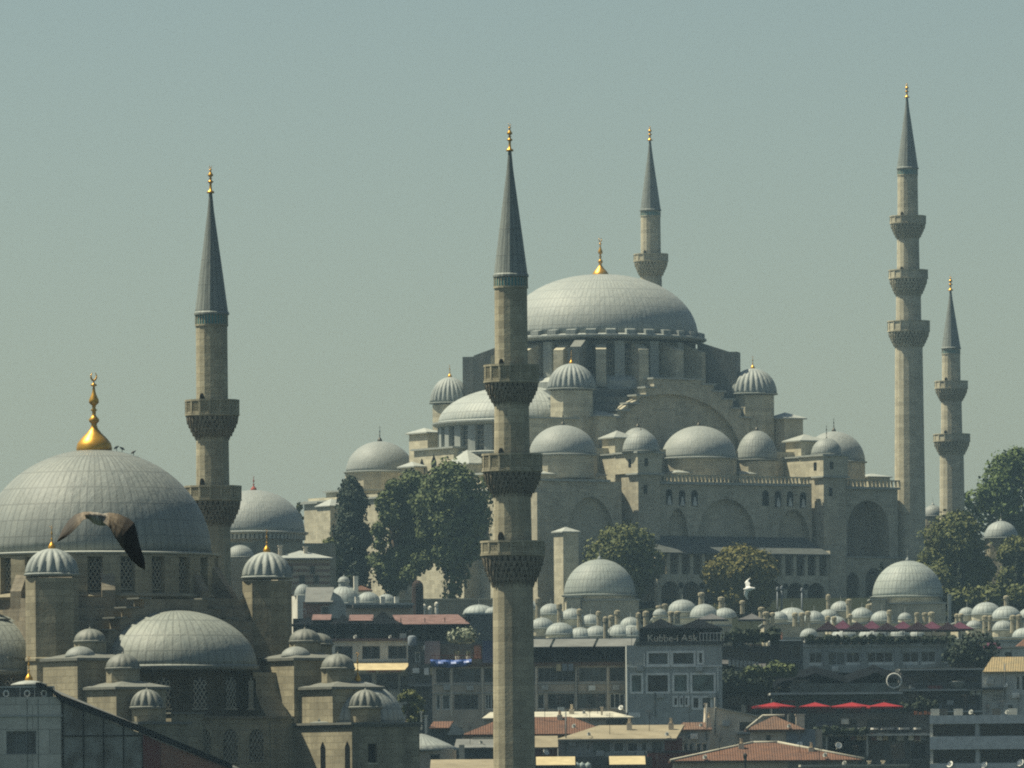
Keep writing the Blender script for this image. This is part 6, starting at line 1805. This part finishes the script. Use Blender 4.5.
tree('plane_tree', 'smaller plane tree squeezed between the dark cypress and the largest plane tree', 366, 422, 479, 590, 1222, L_PLANE, 'round', 5500, 0.36, nb=28, seed=9, extra=((388,575,13),(402,560,14),(377,560,10)))
tree('plane_tree', 'largest plane tree, broad loose crown against the mosque left of the nearest minaret', 402, 502, 464, 562, 1217, L_PLANE, 'round', 8000, 0.40, nb=34, seed=12, trunk_w=0.6,
     extra=((452,565,13),(455,580,12),(452,594,10),(462,572,9),(447,605,7),(420,560,11),(409,575,9),(480,552,9)))
tree('plane_tree', 'middle plane tree whose crown joins the smaller one to the largest', 382, 448, 472, 570, 1228, L_PLANE, 'round', 7500, 0.38, nb=36, seed=17)
tree('leafy_bush', 'yellow green bushy tree at the foot of the dark cypress, left side', 314, 347, 538, 596, 1213, L_OLIVE, 'round', 2800, 0.34, nb=18, seed=5)
tree('small_tree', 'small tree seen just right of the broad tomb dome', 294, 306, 503, 528, 1340, L_OLIVE, 'round', 900, 0.34, nb=9, seed=3)
tree('broadleaf_tree', 'dark green tree behind the left school dome, before the shaded mosque front', 580, 668, 526, 600, 1244, L_OLIVE, 'round', 8000, 0.36, nb=36, seed=21)
tree('yellowing_tree', 'rounded yellowing tree in front of the middle of the mosque arcade', 700, 784, 547, 606, 1243, L_YELL, 'round', 9000, 0.36, nb=38, seed=22)
tree('broadleaf_tree', 'olive green tree behind the right school dome, under the shorter right minaret', 908, 1005, 514, 608, 1272, L_OLIVE, 'round', 9500, 0.38, nb=40, seed=31)
tree('broadleaf_tree', 'tall bright green tree against the sky at the right edge', 974, 1062, 449, 548, 1400, L_GREEN, 'round', 8500, 0.42, nb=38, seed=33, extra=((975,500,13),(968,512,11),(985,520,14),(990,492,12)))
tree('broadleaf_tree', 'low green tree below the tall one at the right edge', 990, 1050, 536, 604, 1300, L_OLIVE, 'round', 6500, 0.38, nb=28, seed=35)
tree('thin_cypress', 'thin dark cypress against lighter leaves at the right edge', 1011, 1027, 544, 606, 1268, L_DARK, 'spire', 2600, 0.30, nb=24, seed=36)
tree('thin_cypress', 'thin dark cypress just left of the right school dome', 874, 890, 562, 606, 1255, L_DARK, 'spire', 2200, 0.30, nb=22, seed=37)
tree('thin_cypress', 'thin dark cypress right of the right school dome', 953, 969, 556, 606, 1258, L_DARK, 'spire', 2200, 0.30, nb=22, seed=38)
tree('green_bush', 'green bush behind the round corner dome of the front mosque', 394, 428, 690, 726, 872, L_OLIVE, 'round', 2600, 0.24, nb=16, seed=40)
def hedge(label, px0, px1, py0, py1, Y, leaves, n=2600, size=0.24, seed=1, depth=1.2):
    rnd = random.Random(seed); s = Y/FPX
    pc = (px0+px1)/2; k = W(pc, py1, Y)
    t = thing('hedge', label, 'hedge', k)
    m = MB(); w = (px1-px0)*s; h = (py1-py0)*s
    bl = []
    nb = max(6, int(w/1.1))
    for i in range(nb):
        r = h*0.5*rnd.uniform(0.7, 1.25)
        bl.append((-w/2+w*(i+0.5)/nb, rnd.uniform(-depth,depth)*0.4, r*0.9, max(r,0.5), r))
    leaf_cloud(m, bl, n, size, rnd); m.build('foliage', leaves, t)
    m = MB()
    for b in bl[::2]: m.tube((b[0],b[1],-0.15),(b[0],b[1],b[2]),0.05)
    m.build('stems', BARK, t)
hedge('dark hedge on the roof right of the cafe sign, under the grey canopies', 722, 778, 629.5, 641, 969, L_DARK, 2600, 0.22, 1)
hedge('dark hedge along the roof terrace under the purple umbrellas', 806, 956, 635.5, 643, 1011.5, L_DARK, 3600, 0.20, 2)
hedge('dark ivy hanging at the right end of the purple umbrella terrace', 957, 980, 637, 668, 1008, L_DARK, 2600, 0.22, 3)
hedge('green hedge at the left end of the black tent terrace', 744, 796, 664, 676, 960, L_PLANE, 2200, 0.22, 4)
hedge('pale flowering shrub on the roof left of the nearest minaret', 452, 472, 630, 642, 968, foliage('pale_flower_leaves', (0.10,0.13,0.08), (0.32,0.33,0.27)), 1100, 0.2, 5)
hedge('trailing plants over the dark wing right of the grey cafe', 724, 776, 670, 692, 968, L_DARK, 2600, 0.24, 6)
hedge('plants on the lower terrace under the red umbrellas', 812, 868, 726, 734, 923, L_DARK, 1500, 0.2, 7)
hedge('plants along the stacked terraces below the ring emblem', 900, 936, 700, 711, 982, L_DARK, 1300, 0.2, 8)
hedge('low shrubs at the foot of the trees right of the right school dome', 944, 1040, 588, 610, 1238, L_OLIVE, 7000, 0.30, 10, 3.0)
for i, (px, a, b) in enumerate(((777.5,591,610),(781.8,590,610),(802,592,610))):
    k = W(px, b, 1248); g_ = zg(1248)-0.2
    o = thing('lamp_post', ('left one of two close pale lamp posts by the yellowing tree','right one of two close pale lamp posts by the yellowing tree','single pale lamp post before the arcade, right of the yellowing tree')[i], 'lamp post', (k.x, 1248, g_), 0, 'pale lamp posts before the arcade')
    zt = W(px, a, 1248).z-g_
    MB().lathe([(0.16,0),(0.13,0.5),(0.11,zt)], 8).build('post', P_BLUEG, o)
    MB().lathe([(0.08,zt-0.1),(0.26,zt+0.2),(0.2,zt+0.55),(0.03,zt+0.7)], 8, smooth=False).build('lantern', P_BLUEG, o)

# ================================================================== birds
def bird_mat(key, kind):
    m, nt, p, N, L = new_mat(key)
    v = objvec(nt)
    s = N.new('ShaderNodeSeparateXYZ'); L.new(v, s.inputs[0])
    n1 = noise(nt, scaled(nt, v, 60, 60, 30), 1.0, 4, 0.7, 0.3, 0.7)
    if kind == 'young':
        r = mth(nt, 'ABSOLUTE', s.outputs[0])
        # brown mottled inner wing, near-black flight feathers towards the tips
        rr = N.new('ShaderNodeMapRange'); rr.inputs[1].default_value = 0.22; rr.inputs[2].default_value = 0.36; L.new(mth(nt,'ADD', r, mth(nt,'MULTIPLY', n1, 0.04)), rr.inputs[0])
        c = mixn(nt, (0.08,0.06,0.04), (0.21,0.165,0.11), n1)
        c = mixn(nt, c, (0.022,0.018,0.015), rr.outputs[0])
        bd = N.new('ShaderNodeMapRange'); bd.inputs[1].default_value = 0.05; bd.inputs[2].default_value = 0.13; L.new(r, bd.inputs[0])
        c = mixn(nt, (0.33,0.30,0.25), c, bd.outputs[0])
        bars = noise(nt, scaled(nt, v, 30, 10, 9), 1.0, 5, 0.75, 0.45, 0.62)
        c = mixn(nt, c, (0.03,0.024,0.018), mth(nt, 'MULTIPLY', bars, 0.8))
    else:
        r = mth(nt, 'ABSOLUTE', s.outputs[2])
        c = mixn(nt, (0.78,0.78,0.74), (0.60,0.60,0.57), n1)
        if kind == 'white': c = mixn(nt, c, (0.45,0.46,0.46), mth(nt, 'MULTIPLY', mth(nt, 'LESS_THAN', r, 0.22), 0.35))
        else: c = mixn(nt, (0.06,0.06,0.06), (0.11,0.11,0.115), n1)
    L.new(c, p.inputs['Base Color']); p.inputs['Roughness'].default_value = 0.8
    return m
def sheet_wing(mb, secs, th):
    """secs: (leading point, trailing point); a thin cambered wing with real thickness"""
    n = len(secs); v = []; f = []
    cols = 5
    for (a, b) in secs:
        a, b = Vector(a), Vector(b)
        for sgn in (1, -1):
            for k in range(cols):
                u = k/(cols-1)
                p = a.lerp(b, u)
                t = th*sin(pi*min(1, u*0.8+0.15))
                v.append(p + Vector((0, -t*0.62*sgn - 0.012*sin(pi*u), t*0.25*sgn)))
    w = cols*2
    for i in range(n-1):
        for k in range(cols-1):
            f.append((i*w+k, i*w+k+1, (i+1)*w+k+1, (i+1)*w+k))
            f.append((i*w+cols+k+1, i*w+cols+k, (i+1)*w+cols+k, (i+1)*w+cols+k+1))
        f.append((i*w+cols, i*w, (i+1)*w, (i+1)*w+cols)); f.append((i*w+cols-1, i*w+w-1, (i+1)*w+w-1, (i+1)*w+cols-1))
    f.append(tuple(range(cols))+tuple(range(w-1, cols-1, -1)))
    b0 = (n-1)*w
    f.append(tuple(b0+k for k in range(cols))[::-1]+tuple(b0+k for k in range(cols, w)))
    mb.add(v, f, True)
def bird_body(mb, p0, p1, r, prof, n=12):
    p0, p1 = Vector(p0), Vector(p1)
    q = (p1-p0).to_track_quat('Z', 'Y'); L_ = (p1-p0).length
    v = []; f = []
    for (u, k) in prof:
        for i in range(n):
            a = 2*pi*i/n
            v.append(p0 + q @ Vector((r*k*cos(a), r*k*sin(a), L_*u)))
    for j in range(len(prof)-1):
        for i in range(n): f.append((j*n+i, j*n+(i+1)%n, (j+1)*n+(i+1)%n, (j+1)*n+i))
    f.append(tuple(range(n))[::-1]); f.append(tuple((len(prof)-1)*n+i for i in range(n)))
    mb.add(v, f, True)
GULL = [(0,0.05),(0.05,0.30),(0.14,0.42),(0.25,0.75),(0.42,1.0),(0.6,0.95),(0.76,0.62),(0.84,0.46),(0.90,0.50),(0.95,0.42),(0.98,0.16),(1.04,0.03)]
def finish_bird(mb, name, label, mat, loc, voxel, scale_note=None):
    o = mb.build('tmp_bird', mat)
    md = o.modifiers.new('r', 'REMESH'); md.mode = 'VOXEL'; md.voxel_size = voxel; md.use_smooth_shade = True
    sm_ = o.modifiers.new('s', 'SMOOTH'); sm_.iterations = 2; sm_.factor = 0.4
    dg = bpy.context.evaluated_depsgraph_get()
    me = bpy.data.meshes.new_from_object(o.evaluated_get(dg))
    COL.objects.unlink(o)
    me.name = name
    b = bpy.data.objects.new(name, me); COL.objects.link(b); b.location = loc
    return tag(b, label, 'bird')
D = 100.0; sB = D/FPX
c0 = W(99, 521, D)
def bp(px, py, d): 
    q = W(px, py, D); return (q.x-c0.x, d, q.z-c0.z)
mb = MB()
bird_body(mb, bp(111,522.5,0.20), bp(86.5,515.8,-0.24), 0.082, GULL)
sheet_wing(mb, [(bp(101,514,0.10), bp(103,522,-0.12)), (bp(109,512.3,0.12), bp(110,528,-0.14)), (bp(118,513.6,0.13), bp(114,535.5,-0.15)), (bp(127,517.5,0.13), bp(117,540,-0.15)), (bp(134,522.5,0.12), bp(118.5,542.5,-0.14)),
                (bp(137,534,0.10), bp(124,550,-0.10)), (bp(140.5,548,0.06), bp(131,559.5,-0.07)), (bp(144.5,559,0.03), bp(137.5,566,-0.04)), (bp(145.3,569.5,0.0), bp(142.8,569,-0.02))], 0.030)
sheet_wing(mb, [(bp(100,514,0.10), bp(98,521,-0.12)), (bp(91,511.6,0.11), bp(91,518,-0.13)), (bp(83,511.8,0.11), bp(83.5,520.5,-0.12)), (bp(74.5,514.6,0.10), bp(79,526,-0.10)), (bp(68,520.5,0.08), bp(73.5,531.5,-0.08)), (bp(62.5,529,0.05), bp(66.5,537.5,-0.05)), (bp(56.8,541.5,0.02), bp(58.8,541.2,0.0))], 0.030)
finish_bird(mb, 'young_gull', 'large brown mottled young gull gliding in front of the nearer big dome', bird_mat('young_gull_feathers', 'young'), c0, 0.0055)
D2 = 400.0; c1 = W(747, 589, D2)
def bq(px, py, d):
    q = W(px, py, D2); return (q.x-c1.x, d, q.z-c1.z)
mb = MB()
bird_body(mb, bq(743,589.3,0.05), bq(755.5,588.4,-0.12), 0.115, GULL)
sheet_wing(mb, [(bq(750,588,-0.05), bq(745.3,588,0.08)), (bq(750.5,583.5,0.05), bq(745.0,584,0.12)), (bq(748.5,581.3,0.12), bq(744.3,582.5,0.16)), (bq(749.3,579.5,0.15), bq(746,580.6,0.2)), (bq(751.3,576.6,0.2), bq(750,577.6,0.22))], 0.03)
sheet_wing(mb, [(bq(749.5,589,-0.05), bq(744.8,589.5,0.08)), (bq(748.8,592.5,0.05), bq(743.6,593,0.12)), (bq(747.5,596.0,0.12), bq(743.3,594.8,0.16)), (bq(748.2,598,0.15), bq(745.6,597.4,0.2)), (bq(748.6,600.2,0.2), bq(747.3,599.4,0.22))], 0.03)
finish_bird(mb, 'white_gull', 'white gull banking in front of the yellowing tree', bird_mat('white_gull_feathers', 'white'), c1, 0.022)
dk = bird_mat('pigeon_feathers', 'dark')
for i, (px, py) in enumerate(((116.5,449.6),(122,450.6),(133.5,454.2))):
    Yp = 650.0; k = W(px, py, Yp)
    mb = MB(); f_ = 1 if i != 1 else -1
    bird_body(mb, (-0.24*f_,0,0.05), (0.20*f_,0,0.30), 0.10, GULL)
    mb.tube((0.0,0.03,-0.12),(0.0,0.03,0.12),0.02,n=5); mb.tube((0.02,-0.03,-0.12),(0.02,-0.03,0.12),0.02,n=5)
    o = mb.build('pigeon', dk, None, k)
    tag(o, ('dark pigeon perched on the nearer big dome, closest to its gilded finial','dark pigeon on the nearer big dome, middle of the three','dark pigeon on the nearer big dome, farthest down the slope')[i], 'bird', 'pigeons on the nearer big dome')
# ================================================================== haze
hm = bpy.data.materials.new('haze'); hm.use_nodes = True
hn = hm.node_tree
hn.nodes.remove(hn.nodes['Principled BSDF'])
pv = hn.nodes.new('ShaderNodeVolumePrincipled')
pv.inputs['Color'].default_value = (0.50, 0.78, 1.0, 1)
pv.inputs['Density'].default_value = HAZE
pv.inputs['Anisotropy'].default_value = 0.2
hn.links.new(pv.outputs[0], hn.nodes['Material Output'].inputs['Volume'])
tag(MB().box(-2620, 2620, -320, 5220, -2.2, 150).build('haze', hm), kind='stuff')
